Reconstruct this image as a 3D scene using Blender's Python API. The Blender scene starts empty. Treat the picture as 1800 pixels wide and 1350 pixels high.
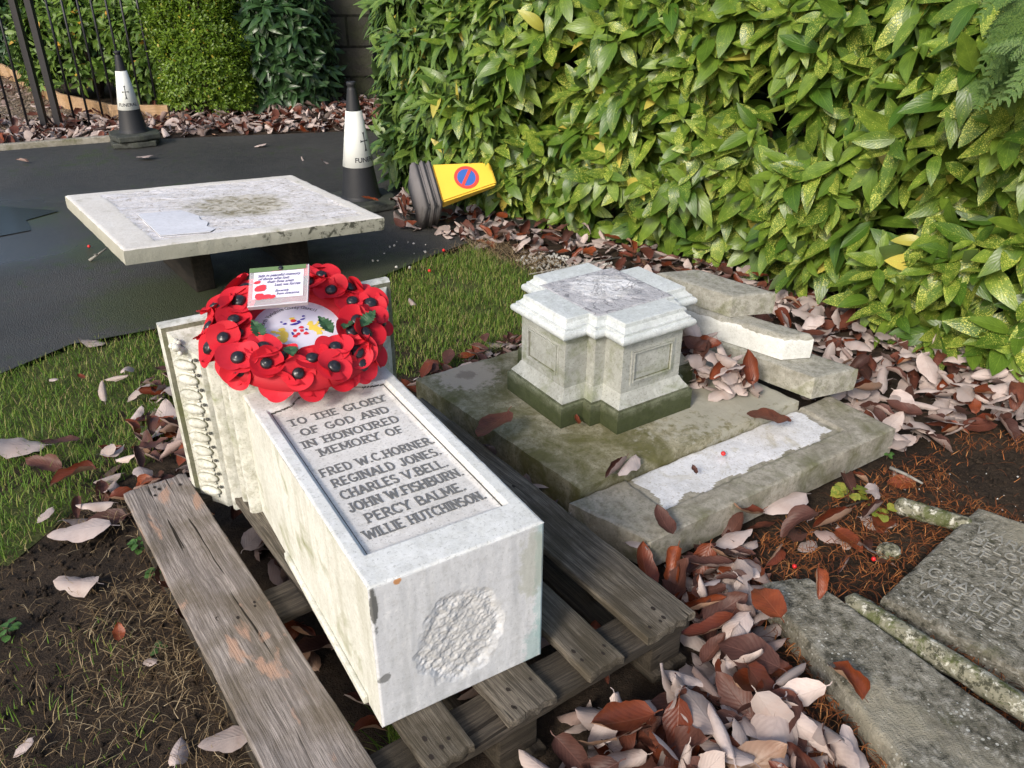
import bpy, bmesh, math, random
import numpy as np
from mathutils import Vector, Matrix

# ---------------------------------------------------------------- camera, sky, sun, exposure
S = bpy.context.scene
R = math.radians
F, TH, HC = 1457.0, R(28.3), 1.40
cam_d = bpy.data.cameras.new('camera')
cam_d.sensor_width = 36.0
cam_d.lens = F / 1800 * 36.0
cam_d.clip_start = 0.05
cam_d.clip_end = 500
cam = bpy.data.objects.new('camera', cam_d)
S.collection.objects.link(cam)
cam.location = (0, 0, HC)
cam.rotation_euler = (math.pi / 2 - TH, 0, 0)
S.camera = cam

SUN_EL, SUN_AZ = R(33), R(60)          # height of the sun, heading the light travels to (from +X)
w = bpy.data.worlds.new('World')
S.world = w
w.use_nodes = True
nt = w.node_tree
bg = nt.nodes['Background']
sky = nt.nodes.new('ShaderNodeTexSky')
sky.sky_type = 'NISHITA'
sky.sun_disc = False
sky.sun_elevation = SUN_EL
fx, fy = -math.cos(SUN_AZ), -math.sin(SUN_AZ)      # direction towards the sun
sky.sun_rotation = math.atan2(fx, fy)
sky.air_density = 1.0
sky.dust_density = 3.0
sky.ozone_density = 1.0
nt.links.new(sky.outputs[0], bg.inputs[0])
bg.inputs[1].default_value = 0.15
sky.altitude = 50
sd = bpy.data.lights.new('sun', 'SUN')
sd.energy = 2.0
sd.angle = R(12.0)
sd.color = (1.0, 0.94, 0.85)
sun = bpy.data.objects.new('sun', sd)
S.collection.objects.link(sun)
sv = Vector((math.cos(SUN_AZ) * math.cos(SUN_EL), math.sin(SUN_AZ) * math.cos(SUN_EL), -math.sin(SUN_EL)))
sun.rotation_euler = sv.to_track_quat('-Z', 'Y').to_euler()
S.view_settings.view_transform = 'Standard'
S.view_settings.look = 'None'
S.view_settings.exposure = 0.47
S.view_settings.gamma = 1.0

rng = np.random.default_rng(7)
random.seed(7)

# ---------------------------------------------------------------- helpers
def at(u, v, z=0.0):
    """the point at height z that the survey photo shows at (u, v)"""
    x = (u - 900) / F
    y = -(v - 675) / F
    d = (x, math.cos(TH) + y * math.sin(TH), -math.sin(TH) + y * math.cos(TH))
    t = (z - HC) / d[2]
    return Vector((d[0] * t, d[1] * t, z))

def seen(p):
    x, y, z = p[0], p[1], p[2] - HC
    zc = y * math.cos(TH) - z * math.sin(TH)
    yc = y * math.sin(TH) + z * math.cos(TH)
    if zc < .05:
        return None
    return 900 + F * x / zc, 675 - F * yc / zc, zc

def link(o):
    S.collection.objects.link(o)
    return o

def tag(o, label=None, cat=None, group=None, kind=None):
    if label: o['label'] = label
    if cat: o['category'] = cat
    if group: o['group'] = group
    if kind: o['kind'] = kind
    return o

def empty(name, loc=(0, 0, 0), rz=0.0):
    o = bpy.data.objects.new(name, None)
    o.empty_display_size = 0.1
    o.location = loc
    o.rotation_euler = (0, 0, rz)
    return link(o)

def mesh_np(name, V, Fq, mats, parent=None, uv=None, rnd=None, smooth=True, midx=None, matrix=None):
    """V (n,3), Fq (m,4) or (m,3) int; uv per vertex; rnd per vertex"""
    V = np.asarray(V, np.float32); Fq = np.asarray(Fq, np.int32)
    me = bpy.data.meshes.new(name)
    k = Fq.shape[1]
    me.vertices.add(len(V)); me.vertices.foreach_set('co', V.ravel())
    me.loops.add(Fq.size); me.loops.foreach_set('vertex_index', Fq.ravel())
    me.polygons.add(len(Fq))
    me.polygons.foreach_set('loop_start', np.arange(0, Fq.size, k, dtype=np.int32))
    if smooth: me.polygons.foreach_set('use_smooth', np.ones(len(Fq), bool))
    if midx is not None: me.polygons.foreach_set('material_index', np.asarray(midx, np.int32))
    if uv is not None:
        l = me.uv_layers.new(name='UVMap')
        l.data.foreach_set('uv', np.asarray(uv, np.float32)[Fq.ravel()].ravel())
    if rnd is not None:
        a = me.attributes.new('rnd', 'FLOAT', 'POINT')
        a.data.foreach_set('value', np.asarray(rnd, np.float32))
    for m in (mats if isinstance(mats, (list, tuple)) else [mats]): me.materials.append(m)
    me.update(calc_edges=True)
    me.validate()
    o = link(bpy.data.objects.new(name, me))
    if parent: o.parent = parent
    if matrix is not None: o.matrix_local = matrix
    return o

def from_bm(name, bm, mats, parent=None, smooth=False, matrix=None):
    me = bpy.data.meshes.new(name)
    bm.normal_update()
    bm.to_mesh(me); bm.free()
    for m in (mats if isinstance(mats, (list, tuple)) else [mats]): me.materials.append(m)
    if smooth: me.polygons.foreach_set('use_smooth', np.ones(len(me.polygons), bool))
    o = link(bpy.data.objects.new(name, me))
    if parent: o.parent = parent
    if matrix is not None: o.matrix_local = matrix
    return o

def noise3(P, scale, seed=0.0):
    """cheap smooth value noise, numpy; P (n,3)"""
    P = np.asarray(P, float) * scale + seed * 17.31
    i = np.floor(P).astype(np.int64); f = P - i; f = f * f * (3 - 2 * f)
    def h(ix, iy, iz):
        n = (ix * 374761393 + iy * 668265263 + iz * 2147483647 + int(seed * 1013)) & 0x7fffffff
        n = ((n ^ (n >> 13)) * 1274126177) & 0x7fffffff
        n = n ^ (n >> 16)
        return (n & 0xffff) / 65535.0
    r = 0
    for dx in (0, 1):
        for dy in (0, 1):
            for dz in (0, 1):
                wgt = (f[:, 0] if dx else 1 - f[:, 0]) * (f[:, 1] if dy else 1 - f[:, 1]) * (f[:, 2] if dz else 1 - f[:, 2])
                r = r + wgt * h(i[:, 0] + dx, i[:, 1] + dy, i[:, 2] + dz)
    return r * 2 - 1

def fbm(P, scale, seed=0.0, oct=3):
    r = 0; a = 1; t = 0
    for k in range(oct):
        r = r + a * noise3(P, scale * 2 ** k, seed + k * 3.7); t += a; a *= .5
    return r / t

def frame(origin, ex, ey):
    ex = Vector(ex).normalized(); ey = Vector(ey); ez = ex.cross(ey).normalized(); ey = ez.cross(ex)
    M = Matrix((ex, ey, ez)).transposed().to_4x4(); M.translation = Vector(origin)
    return M

def rbox_bm(dims, r=.004, cell=.03, amp=.0, scale=12, seed=1.0, skew=None):
    """rounded, slightly irregular block; x,y centred, z from 0"""
    bm = bmesh.new()
    D = np.array(dims, float); n = np.maximum(2, np.ceil(D / cell).astype(int))
    def ticks(L, k):
        t = np.linspace(0, L, k + 1)
        e = min(r, L * .25)
        return np.unique(np.concatenate([[0, e * .35, e], t[(t > e * 1.2) & (t < L - e * 1.2)], [L - e, L - e * .35, L]]).round(6))
    T = [ticks(D[i], n[i]) for i in range(3)]
    for ax in range(3):
        a, b = (ax + 1) % 3, (ax + 2) % 3
        for side in (0, 1):
            g = {}
            for i, ta in enumerate(T[a]):
                for j, tb in enumerate(T[b]):
                    p = [0, 0, 0]; p[ax] = D[ax] * side; p[a] = ta; p[b] = tb
                    g[i, j] = bm.verts.new(p)
            for i in range(len(T[a]) - 1):
                for j in range(len(T[b]) - 1):
                    q = [g[i, j], g[i + 1, j], g[i + 1, j + 1], g[i, j + 1]]
                    bm.faces.new(q if side else q[::-1])
    bmesh.ops.remove_doubles(bm, verts=bm.verts, dist=1e-5)
    P = np.array([v.co[:] for v in bm.verts])
    rr = np.minimum(r, D * .25)
    C = np.clip(P, rr, D - rr)
    d = P - C; L = np.linalg.norm(d / rr, axis=1); m = L > 1e-6
    N = np.zeros_like(P); N[m] = (d[m] / rr) / L[m][:, None]
    P[m] = C[m] + N[m] * rr
    if amp > 0:
        disp = fbm(P, scale, seed) * amp
        P = P + N * disp[:, None]
    P[:, 0] -= D[0] / 2; P[:, 1] -= D[1] / 2
    if skew is not None: P = skew(P)
    for v, p in zip(bm.verts, P): v.co = p
    return bm

def add_box(bm, x0, x1, y0, y1, z0, z1, mi=0):
    v = [bm.verts.new(c) for c in ((x0, y0, z0), (x1, y0, z0), (x1, y1, z0), (x0, y1, z0), (x0, y0, z1), (x1, y0, z1), (x1, y1, z1), (x0, y1, z1))]
    fs = []
    for q in ((3, 2, 1, 0), (4, 5, 6, 7), (0, 1, 5, 4), (1, 2, 6, 5), (2, 3, 7, 6), (3, 0, 4, 7)):
        f = bm.faces.new([v[i] for i in q]); f.material_index = mi; fs.append(f)
    return fs

def add_tube(bm, pts, rad, seg=8, mi=0, caps=True):
    pts = [Vector(p) for p in pts]
    if not isinstance(rad, (list, tuple)): rad = [rad] * len(pts)
    rings = []
    up = Vector((0, 0, 1))
    for i, p in enumerate(pts):
        t = (pts[min(i + 1, len(pts) - 1)] - pts[max(i - 1, 0)]).normalized()
        a = t.cross(up if abs(t.z) < .95 else Vector((1, 0, 0))).normalized(); b = t.cross(a)
        rings.append([bm.verts.new(p + (a * math.cos(k * 2 * math.pi / seg) + b * math.sin(k * 2 * math.pi / seg)) * rad[i]) for k in range(seg)])
    for A, B in zip(rings, rings[1:]):
        for k in range(seg):
            f = bm.faces.new([A[k], A[(k + 1) % seg], B[(k + 1) % seg], B[k]][::-1]); f.material_index = mi; f.smooth = True
    if caps:
        f = bm.faces.new(rings[0]); f.material_index = mi
        f = bm.faces.new(rings[-1][::-1]); f.material_index = mi

def lathe(bm, prof, seg=32, mi=0, close=False):
    rings = []
    for r, z in prof:
        rings.append([bm.verts.new((r * math.cos(k * 2 * math.pi / seg), r * math.sin(k * 2 * math.pi / seg), z)) for k in range(seg)])
    for A, B in zip(rings, rings[1:]):
        for k in range(seg):
            f = bm.faces.new([A[k], A[(k + 1) % seg], B[(k + 1) % seg], B[k]]); f.material_index = mi; f.smooth = True
    if prof[-1][0] > 1e-5: bm.faces.new(rings[-1]).material_index = mi
    if prof[0][0] > 1e-5: bm.faces.new(rings[0][::-1]).material_index = mi

def inpoly(px, py, poly):
    px = np.asarray(px); py = np.asarray(py); c = np.zeros(px.shape, bool); n = len(poly)
    for i in range(n):
        x1, y1 = poly[i][:2]; x2, y2 = poly[(i + 1) % n][:2]
        with np.errstate(divide='ignore', invalid='ignore'):
            m = ((y1 > py) != (y2 > py)) & (px < (x2 - x1) * (py - y1) / (y2 - y1 + 1e-12) + x1)
        c ^= m
    return c

def sample(poly, n, r=None):
    r = r or rng
    P = np.array([p[:2] for p in poly]); lo, hi = P.min(0), P.max(0); out = []
    while len(out) < n:
        q = r.uniform(lo, hi, (n * 2, 2)); out += list(q[inpoly(q[:, 0], q[:, 1], poly)])
    return np.array(out[:n])

# ---------------------------------------------------------------- material helpers
class NB:
    def __init__(s, name):
        s.m = bpy.data.materials.new(name); s.m.use_nodes = True
        s.t = s.m.node_tree; s.N = s.t.nodes; s.b = s.N['Principled BSDF']
        s.out = s.N['Material Output']
        s.tc = s.N.new('ShaderNodeTexCoord')
    def set(s, inp, v):
        if hasattr(v, 'is_output') or isinstance(v, bpy.types.NodeSocket): s.t.links.new(v, inp)
        else:
            if inp.type == 'RGBA' and len(v) == 3: v = (*v, 1)
            inp.default_value = v
    def co(s, scale=(1, 1, 1), src='Object', loc=(0, 0, 0), rot=(0, 0, 0)):
        n = s.N.new('ShaderNodeMapping'); n.inputs['Scale'].default_value = scale
        n.inputs['Location'].default_value = loc; n.inputs['Rotation'].default_value = rot
        s.set(n.inputs[0], s.tc.outputs[src] if isinstance(src, str) else src); return n.outputs[0]
    def noise(s, scale=5, detail=6, rough=.55, dist=0, vec=None):
        n = s.N.new('ShaderNodeTexNoise'); n.inputs['Scale'].default_value = scale; n.inputs['Detail'].default_value = detail
        n.inputs['Roughness'].default_value = rough; n.inputs['Distortion'].default_value = dist
        s.set(n.inputs['Vector'], vec if vec is not None else s.tc.outputs['Object']); return n.outputs['Fac']
    def vor(s, scale=10, vec=None, feature='F1', out='Distance', rand=1.0):
        n = s.N.new('ShaderNodeTexVoronoi'); n.feature = feature; n.inputs['Scale'].default_value = scale; n.inputs['Randomness'].default_value = rand
        s.set(n.inputs['Vector'], vec if vec is not None else s.tc.outputs['Object']); return n.outputs[out]
    def ramp(s, f, stops, interp='LINEAR'):
        n = s.N.new('ShaderNodeValToRGB'); n.color_ramp.interpolation = interp
        e = n.color_ramp.elements
        while len(e) < len(stops): e.new(.5)
        for i, (p, c) in enumerate(stops):
            e[i].position = p
            if not isinstance(c, (tuple, list)): c = (c, c, c)
            e[i].color = (*c[:3], 1)
        s.set(n.inputs[0], f); return n.outputs[0]
    def mix(s, f, a, b, mode='MIX'):
        n = s.N.new('ShaderNodeMix'); n.data_type = 'RGBA'; n.blend_type = mode
        s.set(n.inputs[0], f); s.set(n.inputs[6], a); s.set(n.inputs[7], b); return n.outputs[2]
    def math(s, op, a, b=0.0, c=None):
        n = s.N.new('ShaderNodeMath'); n.operation = op
        s.set(n.inputs[0], a); s.set(n.inputs[1], b)
        if c is not None: s.set(n.inputs[2], c)
        return n.outputs[0]
    def sep(s, vec=None):
        n = s.N.new('ShaderNodeSeparateXYZ'); s.set(n.inputs[0], vec if vec is not None else s.tc.outputs['Object']); return n.outputs
    def geo(s, o='Normal'):
        n = s.N.new('ShaderNodeNewGeometry'); return n.outputs[o]
    def attr(s, name='rnd'):
        n = s.N.new('ShaderNodeAttribute'); n.attribute_name = name; return n.outputs['Fac']
    def orand(s):
        n = s.N.new('ShaderNodeObjectInfo'); return n.outputs['Random']
    def dist(s, p, vec=None, sc=(1, 1, 1)):
        n = s.N.new('ShaderNodeVectorMath'); n.operation = 'DISTANCE'
        s.set(n.inputs[0], s.co(sc, vec if vec is not None else 'Object'))
        n.inputs[1].default_value = [a * b for a, b in zip(p, sc)]; return n.outputs['Value']
    def bump(s, h, strength=.5, dist=.01, base=None):
        n = s.N.new('ShaderNodeBump'); n.inputs['Strength'].default_value = strength; n.inputs['Distance'].default_value = dist
        s.set(n.inputs['Height'], h)
        if base is not None: s.set(n.inputs['Normal'], base)
        return n.outputs[0]
    def done(s, col, rough=.7, normal=None, spec=.5, **kw):
        s.set(s.b.inputs['Base Color'], col); s.set(s.b.inputs['Roughness'], rough)
        s.set(s.b.inputs['Specular IOR Level'], spec)
        if normal is not None: s.set(s.b.inputs['Normal'], normal)
        for k, v in kw.items(): s.set(s.b.inputs[k.replace('_', ' ')], v)
        return s.m

def plain(name, col, rough=.6, spec=.4, var=.12, scale=30, bump=.0):
    b = NB(name)
    f = b.noise(scale, 4)
    c = b.mix(f, tuple(x * (1 - var) for x in col), tuple(min(1, x * (1 + var)) for x in col))
    return b.done(c, rough, b.bump(f, bump, .002) if bump else None, spec)

def stone_mat(name, lo, hi, speck=(.12, .12, .10), speck_amt=.35, moss=0.0, moss_col=(.07, .085, .02), moss_z=None, bump=.35, bscale=90, rough=.75,
              stain=None, streak=0.0, veins=0.0, mot=None):
    if mot is None: mot = .18 if min(lo) > .45 else 1.0
    b = NB(name)
    big = b.noise(3.2, 5, .6, .3)
    med = b.noise(22, 6, .65)
    fine = b.noise(160, 4, .7)
    c = b.mix(b.ramp(big, [(.3, 0), (.72, 1)]), lo, hi)
    c = b.mix(b.ramp(med, [(.38, .5 * mot), (.54, 0)]), c, tuple(x * .62 for x in lo))
    m2_ = b.noise(48, 6, .72, .3)
    c = b.mix(b.ramp(m2_, [(.40, .55 * max(mot, .35)), (.49, 0)]), c, tuple(x * y for x, y in zip(lo, (.60, .58, .50))))
    c = b.mix(b.ramp(m2_, [(.55, 0), (.66, .4)]), c, tuple(min(.85, x * 1.18) for x in hi))
    sp = b.ramp(fine, [(.36, 1), (.44, 0)])
    c = b.mix(b.math('MULTIPLY', sp, speck_amt), c, speck)
    vsp = b.vor(55)
    c = b.mix(b.math('MULTIPLY', b.ramp(vsp, [(.03, 1), (.07, 0)]), speck_amt * 1.2), c, speck)
    if streak > 0:
        st = b.noise(1, 4, .6, .2, b.co((30, 30, 2.5)))
        c = b.mix(b.math('MULTIPLY', b.ramp(st, [(.5, 0), (.72, 1)]), streak), c, speck)
    if veins > 0:
        vn = b.noise(5, 5, .6, 2.2)
        v2 = b.ramp(b.math('ABSOLUTE', b.math('SUBTRACT', vn, .5)), [(0, 1), (.03, 0)])
        c = b.mix(b.math('MULTIPLY', v2, veins), c, (.27, .28, .31))
    if moss > 0:
        mn = b.noise(9, 6, .65, .6)
        f = b.ramp(mn, [(.62 - .35 * moss, 0), (.80 - .3 * moss, 1)])
        if moss_z is not None:
            z = b.sep(b.geo('Position'))[2]
            zz = b.math('ADD', z, b.math('MULTIPLY', b.math('SUBTRACT', b.noise(25, 4), .5), .05))
            g = b.ramp(b.math('DIVIDE', b.math('SUBTRACT', zz, moss_z[0]), moss_z[1] - moss_z[0]), [(0, 1), (1, 0)])
            f = b.math('MAXIMUM', b.math('MULTIPLY', f, .35), g)
        c = b.mix(b.math('MULTIPLY', f, .88), c, b.mix(b.noise(60, 4), tuple(x * .6 for x in moss_col), tuple(x * 1.5 for x in moss_col)))
    if stain:
        for (p, rad, col, amt, sc) in stain:
            d = b.math('ADD', b.dist(p, sc=sc), b.math('MULTIPLY', b.math('SUBTRACT', b.noise(34, 5, .7), .5), rad * 1.9))
            c = b.mix(b.math('MULTIPLY', b.ramp(b.math('DIVIDE', d, rad), [(.75, 1), (1.1 if False else 1.0, 0)]), amt), c, col)
    h = b.math('ADD', b.noise(bscale, 6, .7), b.math('MULTIPLY', big, 1.0))
    return b.done(c, b.ramp(med, [(.3, min(1, rough + .12)), (.7, rough - .1)]), b.bump(h, bump, .003), .4)

def wood_mat(name, lo, hi, orange=0.0, dark=.5):
    b = NB(name)
    r = b.orand()
    off = b.N.new('ShaderNodeCombineXYZ')
    for i in range(3): b.set(off.inputs[i], b.math('MULTIPLY', r, 13.7 + 5 * i))
    va = b.N.new('ShaderNodeVectorMath'); va.operation = 'ADD'
    b.set(va.inputs[0], b.tc.outputs['Object']); b.set(va.inputs[1], off.outputs[0]); V = va.outputs[0]
    wv = b.noise(2.2, 3, .5, 0, V)
    vv = b.N.new('ShaderNodeVectorMath'); vv.operation = 'MULTIPLY_ADD'
    cx = b.N.new('ShaderNodeCombineXYZ'); b.set(cx.inputs[1], b.math('MULTIPLY', wv, .035)); b.set(cx.inputs[2], 0.0)
    b.set(vv.inputs[0], V); vv.inputs[1].default_value = (1, 1, 1); b.set(vv.inputs[2], cx.outputs[0])
    g1 = b.noise(1, 8, .7, .4, b.co((9, 330, 330), vv.outputs[0]))
    g2 = b.noise(1, 5, .6, .8, b.co((2.2, 55, 55), vv.outputs[0]))
    big = b.noise(6, 4, .6, 0, V)
    c = b.mix(b.ramp(g1, [(.38, 0), (.62, 1)]), lo, hi)
    c = b.mix(b.ramp(g2, [(.40, dark), (.52, 0)]), c, tuple(x * .45 for x in lo))
    c = b.mix(b.ramp(big, [(.4, .6), (.56, 0)]), c, tuple(x * y for x, y in zip(lo, (.72, .66, .46))))
    crack = b.ramp(b.noise(1, 3, .5, .5, b.co((1.6, 60, 8), vv.outputs[0])), [(.30, 1), (.325, 0)])
    c = b.mix(crack, c, (.02, .015, .01))
    if orange > 0:
        on = b.noise(1, 5, .6, .5, b.co((5, 13, 13), V))
        c = b.mix(b.ramp(on, [(.60, 0), (.65, orange)]), c, (.42, .265, .19))
    h = b.math('ADD', g1, b.math('MULTIPLY', g2, .8))
    h = b.math('SUBTRACT', h, b.math('MULTIPLY', crack, 1.5))
    return b.done(c, .82, b.bump(h, .75, .004), .3)

def leaf_mat(name, lo, hi, back=None, spots=None, spot_amt=.6, vein=.25, rough=.4, transl=.25, vfreq=9, blotch=None, vcol=None, spec=.5, yellow=None):
    b = NB(name)
    r = b.attr('rnd')
    ro = b.math('FRACT', b.math('ADD', r, b.orand()))
    uv = b.sep(b.tc.outputs['UV'])
    U = b.math('ABSOLUTE', b.math('SUBTRACT', uv[0], .5)); Vv = uv[1]
    ad = b.N.new('ShaderNodeCombineXYZ')
    b.set(ad.inputs[0], b.math('MULTIPLY', uv[0], .38)); b.set(ad.inputs[1], Vv); b.set(ad.inputs[2], b.math('MULTIPLY', ro, 40))
    P = ad.outputs[0]
    c = b.mix(ro, lo, hi)
    c = b.mix(b.ramp(b.noise(4, 4, .6, 0, P), [(.35, .45), (.65, 0)]), c, tuple(x * .6 for x in lo))
    if yellow is not None:
        c = b.mix(b.ramp(b.math('FRACT', b.math('MULTIPLY', ro, 7.31)), [(.980, 0), (.990, .8)]), c, yellow)
    if spots is not None:
        d = b.vor(30, P)
        d2 = b.vor(62, P)
        dens = b.math('ADD', b.noise(4, 3, .6, 0, P), b.math('MULTIPLY', b.math('SUBTRACT', b.math('FRACT', b.math('MULTIPLY', ro, 3.7)), .5), .55))
        th = b.ramp(dens, [(.30, .05), (.74, .42)])
        k1 = b.ramp(b.math('SUBTRACT', th, d), [(0, 0), (.07, 1)])
        k2 = b.ramp(b.math('SUBTRACT', b.math('MULTIPLY', th, .8), d2), [(0, 0), (.06, 1)])
        c = b.mix(b.math('MULTIPLY', b.math('MAXIMUM', k1, k2), spot_amt), c, spots)
    if blotch is not None:
        c = b.mix(b.ramp(b.noise(3.5, 5, .7, .5, P), [(.5, 0), (.68, .85)]), c, blotch)
    # side veins
    ph = b.math('SUBTRACT', b.math('MULTIPLY', Vv, vfreq), b.math('MULTIPLY', U, vfreq * .75))
    sv_ = b.math('ABSOLUTE', b.math('SUBTRACT', b.math('FRACT', ph), .5))
    vl = b.ramp(sv_, [(0, 1), (.10, 0)])
    mid = b.ramp(U, [(.0, 1), (.035, 0)])
    allv = b.math('MAXIMUM', b.math('MULTIPLY', vl, .7), mid)
    vc = vcol or tuple(min(1, x * 1.8 + .02) for x in hi)
    top = b.mix(b.math('MULTIPLY', allv, vein), c, vc)
    if back is not None:
        bc = b.mix(ro, tuple(x * .62 for x in back), tuple(min(1, x * 1.15) for x in back))
        bc = b.mix(b.ramp(b.noise(3, 5, .6, .4, P), [(.45, 0), (.75, .5)]), bc, tuple(x * y for x, y in zip(back, (.62, .5, .45))))
        bc = b.mix(b.math('MULTIPLY', allv, .16), bc, tuple(x * .55 for x in back))
        col = b.mix(b.geo('Backfacing'), top, bc)
    else: col = top
    h = b.math('SUBTRACT', b.math('MULTIPLY', b.ramp(sv_, [(0, 0), (.5, 1)]), .28), b.math('MULTIPLY', mid, .5))
    h = b.math('ADD', h, b.math('MULTIPLY', b.noise(12, 3, .6, 0, P), .5))
    b.done(col, rough, b.bump(h, .35, .003), spec)
    tr = b.N.new('ShaderNodeBsdfTranslucent'); b.set(tr.inputs[0], col)
    mx = b.N.new('ShaderNodeMixShader'); mx.inputs[0].default_value = transl
    b.t.links.new(b.b.outputs[0], mx.inputs[1]); b.t.links.new(tr.outputs[0], mx.inputs[2])
    b.t.links.new(mx.outputs[0], b.out.inputs[0])
    return b.m

def blade_mat(name, stops, rough=.6, transl=.25):
    b = NB(name)
    c = b.ramp(b.attr('rnd'), stops)
    b.done(c, rough, None, .3)
    tr = b.N.new('ShaderNodeBsdfTranslucent'); b.set(tr.inputs[0], c)
    mx = b.N.new('ShaderNodeMixShader'); mx.inputs[0].default_value = transl
    b.t.links.new(b.b.outputs[0], mx.inputs[1]); b.t.links.new(tr.outputs[0], mx.inputs[2])
    b.t.links.new(mx.outputs[0], b.out.inputs[0])
    return b.m

# ---------------------------------------------------------------- foliage helpers
def leaf_template(nu=5, nv=8, width=.36, curve=.25, fold=.25, tip=1.4, wave=0.0, twist=0.0, cup=0.0, stem=.0, base=.86):
    """unit-long leaf along +Y, face up +Z. returns V, F, UV"""
    V = []; UV = []
    for j in range(nv):
        t = j / (nv - 1)
        prof = (math.sin(math.pi * min(1, t) ** base)) ** (.80 if t < .5 else tip * .62) if 0 < t < 1 else 0
        wd = width * .5 * prof + .006
        y = t; zc = -curve * (t ** 1.8) + .5 * curve * t * (1 - t)
        for i in range(nu):
            s = (i / (nu - 1)) * 2 - 1
            x = s * wd
            z = zc + fold * abs(x) + cup * x * x / (width * .5) ** 2 * width * .5 + wave * math.sin(t * 11 + (0 if s > 0 else 1.7)) * abs(s)
            a = twist * t
            x2 = x * math.cos(a) - (z - zc) * math.sin(a); z2 = zc + x * math.sin(a) + (z - zc) * math.cos(a)
            V.append((x2, y, z2)); UV.append((.5 + s * .5, t))
    Fq = [(j * nu + i, j * nu + i + 1, (j + 1) * nu + i + 1, (j + 1) * nu + i) for j in range(nv - 1) for i in range(nu - 1)]
    if stem:
        k = len(V)
        V += [(-.008, -stem, -.02), (.008, -stem, -.02), (.008, .01, .004), (-.008, .01, .004)]
        UV += [(.5, 0)] * 4; Fq.append((k, k + 1, k + 2, k + 3))
    return np.array(V), np.array(Fq), np.array(UV)

def curl_template(nu, nv, width, roll, bend, wave, seed, tip=1.2, asym=0.0, stem=.12):
    """dead leaf: rolled across, bent along, wavy at the edge"""
    rr = random.Random(seed)
    V = []; UV = []
    ph = rr.uniform(0, 6); ph2 = rr.uniform(0, 6)
    ang = 0; y = 0; zc = 0; step = 1 / (nv - 1)
    cen = []
    for j in range(nv):
        cen.append((y, zc, ang)); ang += bend * step * (1 + .8 * math.sin(ph + j * .9)); y += math.cos(ang) * step; zc += math.sin(ang) * step
    for j in range(nv):
        t = j / (nv - 1)
        prof = (math.sin(math.pi * t ** .80)) ** (.62 if t < .5 else tip * .62) if 0 < t < 1 else 0
        wd = width * .56 * prof * (1 + .05 * math.sin(t * 13 + ph) + (.022 if j % 2 else -.022)) + .004
        cy, cz, an = cen[j]
        for i in range(nu):
            s = (i / (nu - 1)) * 2 - 1
            ra = roll * (1 + asym * (1 if s > 0 else -.6)) * abs(s) * (.5 + .5 * prof) + .10
            arc = s * wd
            if ra > .05:
                rad = abs(arc) / ra if abs(arc) > 1e-5 else 0
                x = math.copysign(rad * math.sin(ra), s); h = rad * (1 - math.cos(ra))
            else: x = arc; h = 0
            h += wave * math.sin(t * 9 + ph2 + (2 if s > 0 else 0)) * abs(s) ** 1.5 + wave * .5 * math.sin(t * 23 + ph) * abs(s) ** 2
            V.append((x, cy - h * math.sin(an), cz + h * math.cos(an))); UV.append((.5 + s * .5, t))
    Fq = [(j * nu + i, j * nu + i + 1, (j + 1) * nu + i + 1, (j + 1) * nu + i) for j in range(nv - 1) for i in range(nu - 1)]
    if stem:
        k = len(V)
        pts = [(0, .02, .004), (.01, -stem * .5, .01), (-.012, -stem, .035)]
        for (a, b_, c_) in pts: V += [(a - .009, b_, c_), (a + .009, b_, c_)]
        UV += [(.5, 0)] * 6
        Fq += [(k + 2, k + 3, k + 1, k), (k + 4, k + 5, k + 3, k + 2)]
    V = np.array(V); V[:, 1] -= .5; V[:, 2] -= V[:, 2].min()
    return V, np.array(Fq), np.array(UV)

def scatter(templates, choice, P, Rm, Sc, rnd):
    """returns merged V,F,UV,rnd for instances; Rm (n,3,3) columns=axes"""
    Vs, Fs, Us, Rs = [], [], [], []; off = 0
    for ti, (tv, tf, tu) in enumerate(templates):
        m = np.where(choice == ti)[0]
        if not len(m): continue
        v = np.einsum('nij,kj->nki', Rm[m], tv) * Sc[m][:, None, None] + P[m][:, None, :]
        k = len(tv)
        Vs.append(v.reshape(-1, 3)); Fs.append((tf[None] + (np.arange(len(m)) * k)[:, None, None] + off).reshape(-1, tf.shape[1]))
        Us.append(np.tile(tu, (len(m), 1))); Rs.append(np.repeat(rnd[m], k)); off += k * len(m)
    return np.concatenate(Vs), np.concatenate(Fs), np.concatenate(Us), np.concatenate(Rs)

def unit(a): return a / (np.linalg.norm(a, axis=-1, keepdims=True) + 1e-9)

def basis(Y, Zh):
    """rotation with column1 = Y, column2 ~ Zh"""
    Y = unit(Y); X = unit(np.cross(Y, Zh)); Z = np.cross(X, Y)
    return np.stack([X, Y, Z], axis=-1)

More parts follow.
